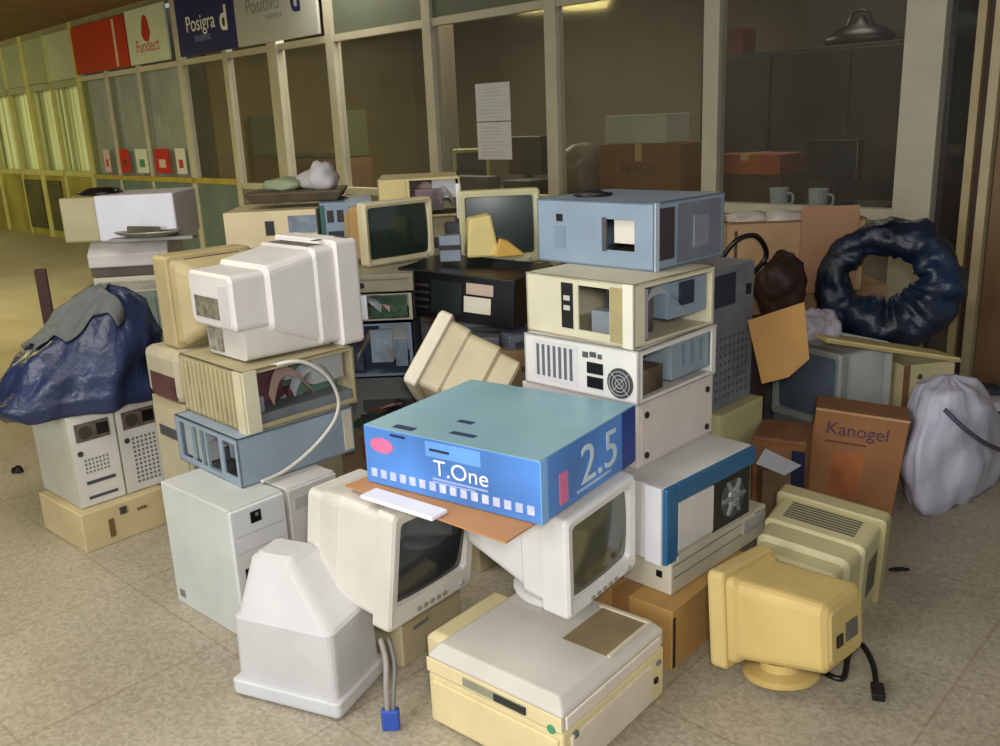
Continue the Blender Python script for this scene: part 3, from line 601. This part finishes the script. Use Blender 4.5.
c=Case('desktop_case','blue-grey desktop case with a white block in its front opening, top of right stack','computer case',.447,2.992,1.087,44.7,.468,.385,.204,M((138,156,174),.4,.06),left=[(.285,.395,.055,.150)])
c.inbox('white_block',.02,.1,.06,.165,.075,.155,M((222,216,204),.5,.05)); c.inbox('dark_cavity',.012,.2,.055,.2,.008,.05,M((90,74,58),.6,.2))
c.det('dark_edge','L',.272,.288,.05,.155,M((84,80,88),.5,.1),.003); c.det('power_button','L',.085,.11,.135,.158,DARK,.003); c.det('label_plate','L',.075,.12,.05,.12,M((126,144,168),.45,.06),.002)
c.det('dark_bay','R',.025,.1,.03,.185,M((62,52,60),.55,.2),.003); c.det('side_plate','R',.115,.36,.012,.19,M((124,130,144),.4,.08,8,.2),.004); c.det('raised_plate','R',.2,.28,.05,.15,M((140,146,160),.4,.08,8,.2),.009)
c.det('corner_post','R',.0,.02,.0,.204,M((180,196,208),.4,.05),.004)
blob('cable_scrap','small dark scrap of cable lying on top of the blue-grey case','scrap',Matrix.Translation((.33,3.0,1.291)),.06,.03,.014,DARK,8,.3,4,3,.5)
# tall grey tower behind the right stack
c=Case('desktop_case','pale green cream case standing on edge under the grey tower','computer case',.86,3.40,0,45,.2,.32,.44,M((200,196,146),.5,.07)); c.det('side_panel','R',.02,.3,.02,.42,M((196,192,140),.5,.05),.003)
c=Case('tower_case','grey tower case standing behind the right stack','computer case',.80,3.42,.441,45,.22,.34,.545,M((134,138,148),.42,.12,12,.2))
c.many('perforations','R',waffle(.04,.32,.04,.3,9,8,.4),M((90,92,104),.5,.1),.0012); c.det('drive_opening','R',.05,.2,.40,.52,M((44,54,72),.5,.1),.002); c.det('dark_knob','R',.28,.31,.42,.46,DARK,.006)
# ------------------------------------------------------------------ laser printer in front
PC=M((222,208,160),.45,.06); PT=M((202,198,188),.42,.05); PR=M((222,210,190),.45,.05)
c=Case('laser_printer','big cream laser printer on the floor in front, with dark handle slot','printer',.095,2.137,0,49.5,.44,.469,.15,PC,bevel=.008)
c.shell.name='lower_body'
mb=MB(); X,Y=c.d/2,c.w/2
mb.loft([[(-X+.003,-Y+.003,.153),(X,-Y+.003,.153),(X,Y,.153),(-X+.003,Y,.153)],[(-X+.003,-Y+.003,.2),(X,-Y+.003,.2),(X,Y,.2),(-X+.003,Y,.2)],[(-X+.03,-Y+.03,.2275),(X-.02,-Y+.03,.2275),(X-.02,Y-.02,.2275),(-X+.03,Y-.02,.2275)]])
mb.build('top_cover',PT,c.o,bevel=.006)
c.det('front_cover','L',.02,.43,.012,.135,M((224,208,158),.45,.05),.008,bevel=.004); c.det('front_strip','L',.0,.44,.155,.196,M((226,210,164),.45,.05),.004,bevel=.004)
s_=c.det('handle_slot','L',.13,.33,.163,.186,M((150,150,130),.5,.1),.0065); c.det('dark_slot','L',.235,.335,.164,.184,M((40,46,44),.5,.2),.009,parent=s_)
c.disc('green_lamp','L',.41,.158,.012,M((70,150,110),.4,.05),.006); c.det('badge','L',.37,.41,.07,.085,M((176,186,170),.5,.1),.010)
c.det('side_panel','R',.03,.40,.015,.13,PR,.006,bevel=.005); c.det('side_cover','R',.01,.44,.158,.194,M((224,214,200),.45,.05),.006,bevel=.005); c.det('dark_knob','R',.415,.43,.06,.075,BLACK,.006); c.det('latch','R',.425,.445,.11,.12,MGREY,.006); c.det('latch','R',.04,.055,.12,.135,M((90,110,100),.5,.1),.008)
mb=MB(); mb.box(.0,.19,-.19,-.05,.2272,.2285); mb.build('output_well',M((150,132,96),.5,.15),c.o)
mb=MB(); mb.box(.19,.2,-.2,-.04,.2275,.234); mb.box(.0,.19,-.2,-.19,.2275,.232); mb.build('well_rim',M((216,206,180),.45,.05),c.o)
x0=-X+.075; mb=MB(); mb.loft([[(x0,Y-.004,.0),(X*.5,Y-.004,.0),(X*.5,Y+.075,.0),(x0,Y+.075,.0)],[(x0,Y-.004,.19),(X*.5,Y-.004,.19),(X*.5,Y+.075,.19),(x0,Y+.075,.19)],[(x0+.016,Y-.004,.204),(X*.5,Y-.004,.204),(X*.5,Y+.06,.204),(x0+.016,Y+.06,.204)]]); mb.build('side_step',PC,c.o,bevel=.005)
# ------------------------------------------------------------------ front monitors
crt('crt_monitor','white tube monitor standing on the laser printer, under the blue box',(.264,2.255,.268),(R(2.5),R(-4),R(49)),.335,.302,.405,M((226,226,222),.4,.04),GLASS_O,bz=.085,mid=.28,taper=.93,rear=(.64,.58),reary=.10,margin=.03,chin=.045,stand=.035)
crt('crt_monitor','off-white tube monitor left of the laser printer with a dark screen',(-.222,2.318,.209),(R(6),R(3),R(54)),.37,.350,.40,M((212,208,198),.42,.05),GLASS_D,bz=.06,mid=.5,rear=(.62,.62),margin=.033,chin=.066,vents='')
c=Case('desktop_case','beige case under the dark-screened monitor, behind the laser printer','computer case',-.335,2.53,0,54,.24,.28,.200,BEIGE); c.det('slot','R',.05,.12,.1,.11,MGREY,.003)
crt('crt_monitor','pale grey tube monitor lying face down on the floor in front of the badged tower',(-.53,2.415,.003),(R(90),0,R(-24)),.36,.26,.375,M((200,200,200),.45,.04),GLASS_D,bz=.045,mid=.62,rear=(.36,.42),reary=-.28,rearx=-.105,margin=.03,chin=.04,taper=.86,vents='',bmat=M((206,208,210),.45,.04),ports=False)
# grey lead with blue plug
o=thing('video_cable','grey video lead with a blue plug hanging beside the laser printer','cable',(-.335,2.08,.0))
MB().tube([(-.02,.10,.20),(0,.03,.18),(.0,.0,.12),(.0,-.01,.055)],.008).build('lead',M((150,146,140),.5,.05),o,smooth=True); MB().tube([(.0,.11,.2),(.02,.04,.17),(.018,.0,.1),(.014,-.01,.055)],.006).build('lead',M((120,118,112),.5,.05),o,smooth=True)
MB().box(-.018,.03,-.022,.004,.0,.06).build('plug',M((48,84,176),.4,.08),o,bevel=.005)
# yellow monitor
y_=crt('crt_monitor','yellowed tube monitor on the floor at right, seen from its side and back',(.652,2.318,.035),(R(7),R(-5),R(-136)),.285,.28,.335,YEL,GLASS_D,bz=.05,mid=.12,taper=.93,rear=(.68,.56),reary=.02,bmat=M((214,190,124),.5,.06),stand=.035,vents='')
mb=MB(); mb.tube([(.95,2.20,.10),(.90,2.30,.03),(.87,2.25,.009),(.915,2.19,.009),(.975,2.30,.010),(1.03,2.35,.012),(1.025,2.25,.009),(.99,2.14,.009)],.0085)
cb=thing('power_cable','black power cable curling out behind the yellowed monitor','cable',(0,0,0)); mb.build('lead',BLACK,cb,smooth=True); MB().box(-.017,.017,-.03,.03,0,.024).build('plug',BLACK,cb,loc=(.985,2.12,0.001),rot=(0,0,-.3),bevel=.004)
crt('crt_monitor','beige tube monitor with rows of vents, seen from behind, by the printed carton',(1.085,2.755,.0),(R(-9),R(-4),R(141)),.35,.335,.35,M((190,182,138),.5,.06),GLASS_D,bz=.06,mid=.5,rear=(.72,.7),reary=.04,vents='top side',bmat=M((176,166,122),.5,.06),ports=False)
o=blob('floor_scrap','small black scrap on the floor right of the vented monitor','scrap',Matrix.Translation((1.34,2.80,0)),.035,.014,.007,BLACK,4,.3,4,3,.3)
o=blob('floor_scrap','small black scrap on the floor at the far left edge','scrap',Matrix.Translation((-2.35,4.12,0)),.03,.02,.025,BLACK,6,.3,4,3,.3)
# ------------------------------------------------------------------ blue retail box on a cardboard sheet
o=thing('cardboard_sheet','flat brown cardboard sheet under the blue box, sticking out in front','cardboard',(-.003,2.406,.579),(0,0,R(54.4)))
MB().poly([(-.365,-.26),(.12,-.275),(.22,.25),(-.30,.33)],.0055).build('sheet',M((190,138,92),.85,.08),o)
tag(MB().box(-.03,.03,-.13,.13,0,.012).build('slim_box',M((238,238,244),.4,.03),None,loc=(-.268,2.19,.586),rot=(0,0,R(51)),bevel=.003),'slim white strip lying on the cardboard in front of the blue box','packet')
BB=M((88,146,226),.35,.22,3); BT=M((138,182,196),.35,.1,2.5)
c=Case('retail_box','bright blue retail box with white lettering on top of the front monitors','box',-.003,2.406,.586,54.4,.578,.50,.166,BB,bevel=.003)
c.shell.name='box_body'
mb=MB(); mb.box(-.248,.248,-.287,.287,.1655,.1685); mb.build('lid',BT,c.o)
for q in [(.02,.045,.42,.49),(.055,.075,.24,.32),(.14,.16,.31,.36)]: c.det('lid_slot','T',*q,M((40,58,96),.5,.1),.0035)
def Lt(c,name,body,size,mat,u,v,sx=1,bold=0): return text(name,body,size,mat,c.o,(-c.d/2-.0022,c.w/2-u,v),(R(90),0,R(-90)),sx=sx)
def Rt(c,name,body,size,mat,u,v,sx=1,bold=0): return text(name,body,size,mat,c.o,(-c.d/2+u,-c.w/2-.0022,v),(R(90),0,0),sx=sx)
def oval(c,face,u,v,ru,rv,mat,name='logo'):
    X,Y=c.d/2,c.w/2; mb=MB(); P=[]
    for q in (0,.002):
        P.append([(-X-q,Y-u-ru*math.cos(t*.2618),v+rv*math.sin(t*.2618)) if face=='L' else (-X+u+ru*math.cos(t*.2618),-Y-q,v+rv*math.sin(t*.2618)) for t in range(24)])
    mb.loft(P); return mb.build(name,mat,c.o)
PINK=M((226,120,168),.4,.08); LB=M((132,184,238),.35,.06); WH=M((236,240,248),.4,.03)
oval(c,'L',.065,.118,.042,.022,PINK); Lt(c,'lettering','T.One',.062,WH,.335,.088,1.1,.002)
c.det('pale_panel','L',.22,.40,.118,.160,M((110,168,238),.35,.08),.001); c.det('cut_slot','L',.235,.30,.135,.141,M((30,44,80),.5,.1),.003); c.det('cut_slot','L',.10,.15,.152,.158,M((30,44,80),.5,.1),.003)
c.many('small_pictures','L',[(.02+k*.0345,.041+k*.0345,.022,.046) for k in range(16)],M((206,216,244),.4,.12,30),.002); c.many('caption_lines','L',[(.24,.42,.055,.06),(.24,.38,.047,.051)],M((170,190,236),.4,.1),.002)
c.det('light_edge','R',.0,.03,.0,.166,LB,.0012); c.det('pink_mark','R',.085,.125,.02,.105,PINK,.002); Rt(c,'lettering','2.5',.15,M((206,226,240),.4,.04),.29,.082,1.15,.003); c.many('caption_lines','R',[(.17,.35,.02,.027)],M((190,210,240),.4,.1),.002)
c.det('dark_side','R',.42,.5,.0,.166,M((30,66,150),.35,.1),.0012)
# ------------------------------------------------------------------ centre heap
for (x,y,yaw,z,h,w_,d_,lab,mt) in [(-.10,3.12,45,0,.46,.3,.3,'beige tower case standing under the leaning cream monitor',BEIGE),(-.46,3.86,0,0,.53,.36,.42,'grey tower case at the bottom of the centre column',MGREY),(-.02,3.98,0,0,.45,.34,.46,'beige tower case at the bottom of the centre heap',BEIGE),(-.02,3.98,0,.451,.30,.34,.46,'grey desktop case under the black desktop case',M((128,130,136),.45,.15,10)),(-.40,4.55,0,0,.60,.36,.44,'grey tower case at the back of the centre heap',MGREY),(-.40,4.55,0,.601,.515,.36,.44,'beige tower case at the back of the centre heap, upper',TAN)]:
    c=Case('tower_case',lab,'computer case',x,y,z,yaw,w_,d_,h,mt); c.det('drive_bay','R',d_*.2,d_*.8,h*.7,h*.8,DGREY,.004); c.det('vent_panel','R',d_*.2,d_*.8,h*.15,h*.4,DGREY,.002)
# leaning cream monitor
crt('crt_monitor','cream tube monitor leaning on its side in the centre, above the blue box',(-.345,3.25,.585),(R(-27.9),R(-30.8),R(-92.7)),.325,.30,.35,M((216,206,180),.45,.06),GLASS_D,bz=.05,mid=.3,rear=(.72,.72),backmat=M((198,186,154),.5,.07),vents='',bmat=M((222,214,192),.45,.05))
# centre column: open blue-grey case, open case with green board, flat grey case
c=Case('desktop_case','open blue-grey case full of silvery boards in the centre column','computer case',-.56,3.84,.531,0,.40,.42,.235,M((128,146,170),.42,.1),right=[(.02,.40,.015,.22)])
c.innards('R',PCB2,21); c.inbox('silver_drive',.24,.33,.02,.1,.06,.2,M((176,196,216),.3,.15,14,.4)); c.inbox('silver_drive',.34,.39,.02,.1,.04,.15,M((150,172,196),.3,.15,14,.4)); c.inbox('dark_bay',.02,.2,.05,.1,.02,.2,M((70,80,96),.5,.3,20))
c=Case('desktop_case','open case showing a green circuit board and a white strip in the centre column','computer case',-.555,3.84,.767,0,.40,.43,.122,M((176,172,158),.45,.1),right=[(.02,.41,.012,.112)])
c.innards('R',PCB,22); c.inbox('white_strip',.215,.24,.0,.02,.01,.112,WH); c.inbox('green_board',.25,.40,.03,.04,.012,.1,M((60,100,72),.5,.35,24))
c=Case('desktop_case','flat grey-beige case under the green-screened monitor','computer case',-.555,3.86,.89,0,.44,.44,.072,M((156,150,128),.5,.1,9)); c.det('knob','R',.2,.24,.02,.04,DARK,.004); c.det('front_seam','R',.02,.42,.05,.055,M((120,116,98),.5,.1),.002)
crt('crt_monitor','cream tube monitor with a dark green screen in the centre, turned to the right',(-.40,3.93,.963),(0,0,R(40)),.36,.27,.28,M((206,196,160),.5,.06),GLASS_G,bz=.05,margin=.022,chin=.026,vents='',backmat=M((176,142,92),.55,.08))
# black desktop case with labels
c=Case('desktop_case','black desktop case with two white labels lying in the centre heap','computer case',-.09,3.80,.762,-26,.40,.53,.195,M((20,19,22),.35,.2),rot=(0,4))
c.det('label','R',.31,.43,.045,.11,M((212,208,188),.6,.05),.003); c.det('label','R',.32,.44,.12,.165,M((186,166,150),.6,.08),.003); c.det('drive_bay','R',.16,.30,.03,.16,M((30,40,38),.4,.2),.004); c.many('ridges','R',[(.02,.15,.04+.03*k,.05+.03*k) for k in range(4)],M((60,52,58),.5,.2),.004)
# monitor facing the camera behind it
c=Case('tower_case','beige tower case standing behind the black desktop case','computer case',.04,4.32,0,0,.34,.36,.905,BEIGE); c.det('drive_bay','R',.1,.3,.7,.8,DGREY,.003)
crt('crt_monitor','cream-framed tube monitor facing the camera at the back of the centre heap',(.03,4.14,.906),(0,0,R(2)),.37,.335,.36,M((208,204,160),.5,.06),M((58,72,68),.3,.15,3),bz=.06,margin=.028,chin=.04,vents='')
o=thing('plastic_housing','yellowish plastic housing piece in front of the cream-framed monitor','housing',(-.045,3.86,.99),(0,0,R(8)))
mb=MB(); mb.loft([[(-.08,-.06,0),(.06,-.06,0),(.06,.06,0),(-.08,.06,0)],[(-.065,-.05,.16),(.03,-.05,.175),(.03,.05,.175),(-.065,.05,.16)]]); mb.build('body',M((222,204,132),.5,.06),o,bevel=.01)
mb=MB(); mb.loft([[(.03,-.09,0),(.17,-.07,0),(.17,.03,0),(.03,.03,0)],[(.06,-.05,.075),(.10,-.05,.06),(.10,.02,.06),(.06,.02,.075)]]); mb.build('foot',M((206,166,82),.5,.08),o,bevel=.008)
o=thing('bracket','small blue-grey metal bracket beside the yellowish housing','bracket',(-.19,3.80,.98)); MB().box(-.04,.05,-.02,.03,0,.11).build('plate',M((130,142,156),.4,.1,8,.3),o,bevel=.004); MB().box(-.04,.05,-.024,-.02,.05,.07).build('slot',DARK,o)
c=Case('desktop_case','desktop case with open dark side at the top of the centre heap','computer case',-.35,4.46,1.117,4,.36,.38,.185,M((206,190,132),.5,.08),right=[(.145,.372,.012,.172)])
c.innards('R',M((84,60,66),.5,.3,16),31,True); c.inbox('fan_box',.17,.30,.02,.1,.03,.13,M((112,92,98),.5,.35,20)); c.det('front_panel','R',.012,.128,.012,.172,M((202,184,122),.5,.06),.004)
o=thing('lamp_tube','short white tube standing upright beside the open case, centre back','tube',(-.155,4.24,1.10)); 
c=Case('tower_case','dark grey drive case supporting the white tube at the centre back','computer case',-.19,4.235,.0,0,.05,.07,1.095,DGREY); c.det('slot','R',.02,.05,.9,.98,BLACK,.003)
MB().cyl((0,0,.012),(0,0,.17),.013).build('tube',M((232,234,226),.4,.03),o); MB().cyl((0,0,0),(0,0,.014),.016).build('cap',DGREY,o)
# metal parts under the black case
for (x,y,z,rz,s,lab,mc) in [(.10,3.56,.661,20,(.16,.1,.06),'bluish metal drive under the right end of the black case',M((132,140,160),.35,.15,10,.3)),(-.06,3.58,.661,-10,(.14,.1,.05),'dull metal drive under the black case',M((120,122,130),.35,.15,10,.3))]:
    o=thing('disk_drive',lab,'drive',(x,y,z),(R(4),0,R(rz))); MB().box(-s[0]/2,s[0]/2,-s[1]/2,s[1]/2,0,s[2]).build('body',mc,o,bevel=.004); MB().box(-s[0]*.35,s[0]*.3,-s[1]/2-.003,-s[1]/2,.01,s[2]*.6).build('connector',DGREY,o)
c=Case('desktop_case','tan case under the metal drives in the centre heap','computer case',.04,3.63,.30,-10,.3,.36,.36,M((150,120,88),.6,.15)); c.det('groove','R',.02,.34,.28,.3,M((80,60,44),.6,.2),.003)
c=Case('desktop_case','brown carton-coloured case at the bottom of the centre heap','computer case',.04,3.63,0,-10,.3,.36,.299,TAN); c.det('groove','R',.02,.34,.1,.12,DGREY,.003)
# junk between the left stack and the blue box
o=thing('circuit_bundle','dark tangle of circuit scraps left of the leaning monitor','scrap',(-.42,3.30,.46),(0,0,.3))
for k in range(9):
    x,y,z=random.uniform(-.12,.1),random.uniform(-.1,.1),.004+random.uniform(0,.05); MB().box(-.05,.05,-.03,.03,0,.008).build('board',[DARK,PCB,M((120,84,64),.6,.2),M((146,110,116),.5,.2)][k%4],o,loc=(x,y,z),rot=(random.uniform(-.4,.4),random.uniform(-.4,.4),random.uniform(0,3)))
c=Case('tower_case','brownish tower case low in the gap left of the blue box','computer case',-.44,3.28,0,45,.26,.26,.455,M((158,138,112),.55,.15)); c.det('front_strip','R',.02,.06,.02,.44,M((196,176,150),.5,.08),.006); c.det('pink_label','R',.12,.2,.33,.42,M((172,120,124),.6,.1),.003)
c.det('red_tab','L',.15,.19,.35,.43,M((190,92,60),.5,.1),.006)
# ------------------------------------------------------------------ right-hand cluster
c=Case('carton','brown printed carton at right with purple lettering, beside the white bag','box',1.358,3.340,.017,70,.335,.17,.40,M((158,110,70),.85,.14,3),bevel=.006,rot=(5.5,0))
c.shell.name='body'
Lt(c,'printing','Kanogel',.07,M((92,58,84),.8,.1),.16,.325,1.0); c.many('printed_lines','L',[(.05,.2,.27,.277)],M((110,70,44),.8,.1),.002); c.det('orange_patch','L',.09,.2,.06,.24,M((178,106,60),.85,.2,8),.0012); c.det('top_flap','L',.0,.335,.392,.400,CARD3,.006)
c=Case('desktop_case','grey case behind the printed carton, under the grey monitor','computer case',1.42,3.745,0,28,.32,.32,.25,MGREY); c.det('slot','R',.1,.3,.2,.24,DGREY,.003)
crt('crt_monitor','grey tube monitor with blue-grey screen behind the printed carton at right',(1.275,3.645,.251),(0,0,R(-58)),.35,.33,.40,M((200,202,196),.5,.07),GLASS_B,bz=.05,mid=.75,rear=(.8,.8),margin=.026,chin=.035,vents='',bmat=M((150,154,148),.5,.07))
c=Case('tower_case','cream tower case standing behind the white bag','computer case',1.81,3.86,0,12,.28,.25,.465,M((204,192,148),.5,.07)); c.disc('power_button','R',.08,.41,.012,DGREY,.003); c.det('brown_strip','R',.0,.03,.0,.465,M((124,90,58),.6,.1),.003)
o=thing('board','yellowish cream board sloping from the grey monitor to the cream tower','board',(1.56,3.62,.575),(0,R(13),R(12)))
MB().box(-.30,.33,-.10,.05,0,.02).build('panel',M((206,190,132),.55,.08),o,bevel=.004); MB().box(-.30,.33,-.104,-.1,.004,.012).build('edge_strip',M((176,160,110),.55,.08),o)
WB=M((186,186,200),.5,.06,5,0,0,.35)
wbag=bagmesh('plastic_bag','white plastic bag with a dark strap on the floor at right','bag',(1.82,3.44,0),(0,0,R(42)),interp([(.0,.30,.11,.04,0),(.05,.36,.13,.06,0),(.18,.37,.14,.05,0),(.30,.30,.13,-.02,0),(.40,.20,.13,-.08,0.0),(.48,.13,.10,-.12,.0),(.51,.02,.02,-.12,.0)]),WB,5,.2)
mb=MB(); mb.tube([(-.30,-.07,.44),(-.27,-.14,.37),(-.16,-.185,.29),(.02,-.20,.22),(.12,-.19,.25),(.17,-.17,.33)],.009); mb.build('strap',M((70,66,84),.5,.1),wbag,smooth=True)
# dark ring of blue bag
mb=MB(); n=84;m_=24; RR=[]
for i in range(n):
    t=2*math.pi*i/n; ring=[]
    for j in range(m_):
        q=2*math.pi*j/m_
        p=Vector((math.cos(t)*2,math.sin(t)*2,math.cos(q)*.8)); nn=noise.noise(p*1.5+Vector((9,0,0)))*.35+noise.noise(Vector((math.cos(t)*3.2+math.cos(q)*2,math.sin(t)*3.2,math.sin(q)*2)))*.25-abs(noise.noise(p*2.6+Vector((2,7,1))))*.28+.06
        thick=.094-.010*math.cos(2*t)-.022*math.sin(t)+.012*math.cos(t)+.02*noise.noise(Vector((math.cos(t)*1.5,math.sin(t)*1.5,4))); r=thick*(1+nn)
        Rx,Rz=.218,.193
        k_=1-.10*max(0,-math.sin(t)); r=min(r,.128); ring.append(((Rx+r*math.cos(q))*math.cos(t)*k_,r*math.sin(q)*1.0,(Rz+r*math.cos(q))*math.sin(t)+.012))
    RR.append(ring)
vs=[[mb.bm.verts.new(p) for p in r] for r in RR]
for i in range(n):
    A=vs[i];B=vs[(i+1)%n]
    for j in range(m_): mb.bm.faces.new((A[j],A[(j+1)%m_],B[(j+1)%m_],B[j]))
tag(mb.build('plastic_bag',M((20,38,62),.42,.4,5,0,0,.6),None,loc=(1.73,3.97,.77),rot=(R(-6),0,R(-24)),smooth=True),'dark blue plastic bag bunched into a ring, leaning near the right post','bag')
c=Case('carton','large tan carton at the back right below the open tan carton','box',1.46,4.55,0,0,.5,.86,.70,M((168,134,98),.85,.1,4),bevel=.004); c.shell.name='body'; c.det('tape','R',.38,.46,.5,.7,M((150,112,70),.5,.05),.001)
c=Case('carton','open tan carton with a raised flap, stuffed, below the right windowpane','box',1.40,4.38,.702,-3,.40,.64,.34,M((186,152,112),.85,.08,4),top=[(.02,.62,.02,.38)],t=.01); c.shell.name='body'
c.det('flap','R',.34,.60,.0,.40,M((178,136,104),.85,.08,4),.012); c.det('dark_edge','R',.04,.055,.04,.3,M((90,66,46),.8,.1),.001); c.inbox('filling',.03,.6,.03,.37,.02,.3,M((176,170,160),.8,.2,8))
for k,(x,y,s,cc) in enumerate([(1.2,4.3,.10,(196,188,178)),(1.36,4.26,.12,(206,198,190)),(1.50,4.33,.09,(176,150,160))]):
    blob('crumpled_paper',['crumpled pale paper at the left of the open tan carton','crumpled white paper in the middle of the open tan carton','pinkish crumpled paper at the right of the open tan carton'][k],'paper',Matrix.Translation((x,y,1.006)),s,.08,.05,M(cc,.8,.12),20+k,.35,3,3,.5)
c=Case('desktop_case','dark case standing under the dark brown bag','computer case',1.24,4.055,0,0,.19,.2,.615,DGREY); c.det('slot','R',.04,.16,.4,.44,BLACK,.003)
blob('bag','dark brown bag slumped in front of the open tan carton','bag',Matrix.Translation((1.27,4.02,.616)),.11,.10,.16,M((58,34,24),.6,.25,5),31,.25,2,4,.9)
c=Case('tower_case','dark brown case in the shadow behind the loose cardboard flap','computer case',.99,3.72,0,20,.2,.2,.60,M((58,40,30),.6,.2)); c.det('slot','R',.06,.07,.05,.55,M((150,120,90),.6,.1),.003)
c=Case('carton','crumpled brown carton with a dark blue strip, left of the printed carton','box',1.10,3.335,0,62,.2,.2,.34,M((150,104,70),.85,.22,7),rot=(0,-3),bevel=.008); c.shell.name='body'
c.det('dark_strip','L',.15,.2,.10,.30,M((40,46,76),.5,.15),.004); c.det('flap_edge','L',.0,.2,.31,.325,CARD2,.006)
mb=MB(); V=[(.925,3.275,.79),(1.14,3.30,.845),(1.17,3.30,.625),(1.09,3.29,.56),(.985,3.27,.545)]
A=[mb.bm.verts.new(v) for v in V]; B=[mb.bm.verts.new((v[0],v[1]+.006,v[2])) for v in V]; mb.bm.faces.new(A); mb.bm.faces.new(B[::-1])
for i in range(len(V)): mb.bm.faces.new((A[i],A[(i+1)%len(V)],B[(i+1)%len(V)],B[i]))
fl=tag(mb.build('cardboard_flap',M((206,158,94),.85,.06),None),'loose orange-tan cardboard flap standing up in the heap right of the grey tower','cardboard')
o=thing('paper_scrap','white and blue scrap of packaging behind the vented monitor','packaging',(.99,3.12,.0)); mb=MB(); mb.poly([(-.06,.0),(.05,-.03),(.1,.02),(-.04,.07)],.004); mb.build('sheet',M((196,198,206),.6,.06),o,loc=(0,0,.27),rot=(R(40),0,R(-30))); MB().box(-.04,.06,-.02,.04,0,.26).build('block',M((120,96,70),.7,.2),o)
blob('plastic_scrap','whitish crumpled plastic left of the blue bag ring','plastic',Matrix.Translation((1.30,3.62,.63)),.10,.07,.09,M((176,170,184),.4,.2,10,0,0,.4),41,.4,3,4,.4)
mb=MB(); mb.tube([(1.06,4.05,.70),(1.0,4.02,.86),(1.06,4.0,.98),(1.16,4.02,1.0),(1.22,4.06,.9),(1.12,4.04,.80),(1.03,4.03,.74)],.012); tag(mb.build('power_cable',BLACK,None,smooth=True),'black cable coiled in front of the open tan carton','cable')
mb=MB(); mb.tube([(1.0,3.98,.84),(1.06,3.97,.80),(1.11,3.98,.77)],.016); tag(mb.build('plastic_tube',M((196,200,196),.4,.05),None,smooth=True),'short pale tube among the cables behind the grey tower','tube')
c=Case('tower_case','grey case holding the cable coil behind the grey tower','computer case',1.00,4.05,0,0,.2,.22,.74,M((110,114,124),.5,.15)); c.det('dark_knob','R',.08,.12,.55,.6,DARK,.004)
o=thing('equipment_box','low black box on the floor by the door at far right','equipment',(2.42,4.22,0),(0,0,R(-15))); MB().box(-.2,.3,-.16,.16,0,.115).build('body',BLACK,o,bevel=.006); MB().box(-.15,.1,-.163,-.16,.03,.08).build('front_panel',DGREY,o)
o=thing('paper_stack','white paper stack lying on the low black box at far right','paper',(2.42,4.21,.116),(0,0,R(-12))); MB().box(-.22,.3,-.17,.15,0,.045).build('sheets',M((210,212,222),.6,.04),o,bevel=.003); MB().box(-.12,.02,-.06,.06,.045,.075).build('dark_cover',M((52,58,84),.5,.15),o,bevel=.004)
# ------------------------------------------------------------------ light
def area(name,loc,target,size,power,col=(1,1,1),sy=None):
    l=bpy.data.lights.new(name,'AREA'); l.energy=power; l.size=size; l.color=col
    if sy: l.shape='RECTANGLE'; l.size_y=sy
    o=bpy.data.objects.new(name,l); COL.objects.link(o); o.location=loc
    o.rotation_euler=(Vector(target)-Vector(loc)).to_track_quat('-Z','Y').to_euler(); return o
area('camera_flash',(.05,-.1,1.72),(0,3,.5),.25,36,(1,.97,.93))
area('hall_window',(-3.2,-1.5,2.2),(-.3,2.6,.3),2.2,165,(.97,.98,1))
area('ceiling_light',(-1.6,2.2,3.0),(-1.6,2.2,0),1.6,48,(1,.97,.9))
area('corridor_fill',(-7.0,7.6,2.95),(-8.2,9.0,0),2.2,260,(1,.95,.6))
area('corridor_fill',(-10.8,10.8,2.9),(-12,13.2,1.2),1.6,260,(1,.97,.55))
area('corridor_fill',(-5.6,6.6,2.95),(-5.6,6.6,0),1.2,120,(1,.84,.3))  # yellow fill added to tint the far-left floor, no real fitting
area('room_light',(-.6,9.0,2.98),(-.6,9,0),2.2,130,(1,.92,.78))
area('room_light',(2.2,6.6,2.98),(2.2,6.6,0),.8,14,(1,.94,.85))
w=bpy.data.worlds.new('world'); SC.world=w; w.use_nodes=True; w.node_tree.nodes['Background'].inputs[0].default_value=(.80,.86,.9,1); w.node_tree.nodes['Background'].inputs[1].default_value=.42
SC.view_settings.view_transform='Standard'; SC.view_settings.look='None'; SC.view_settings.exposure=0
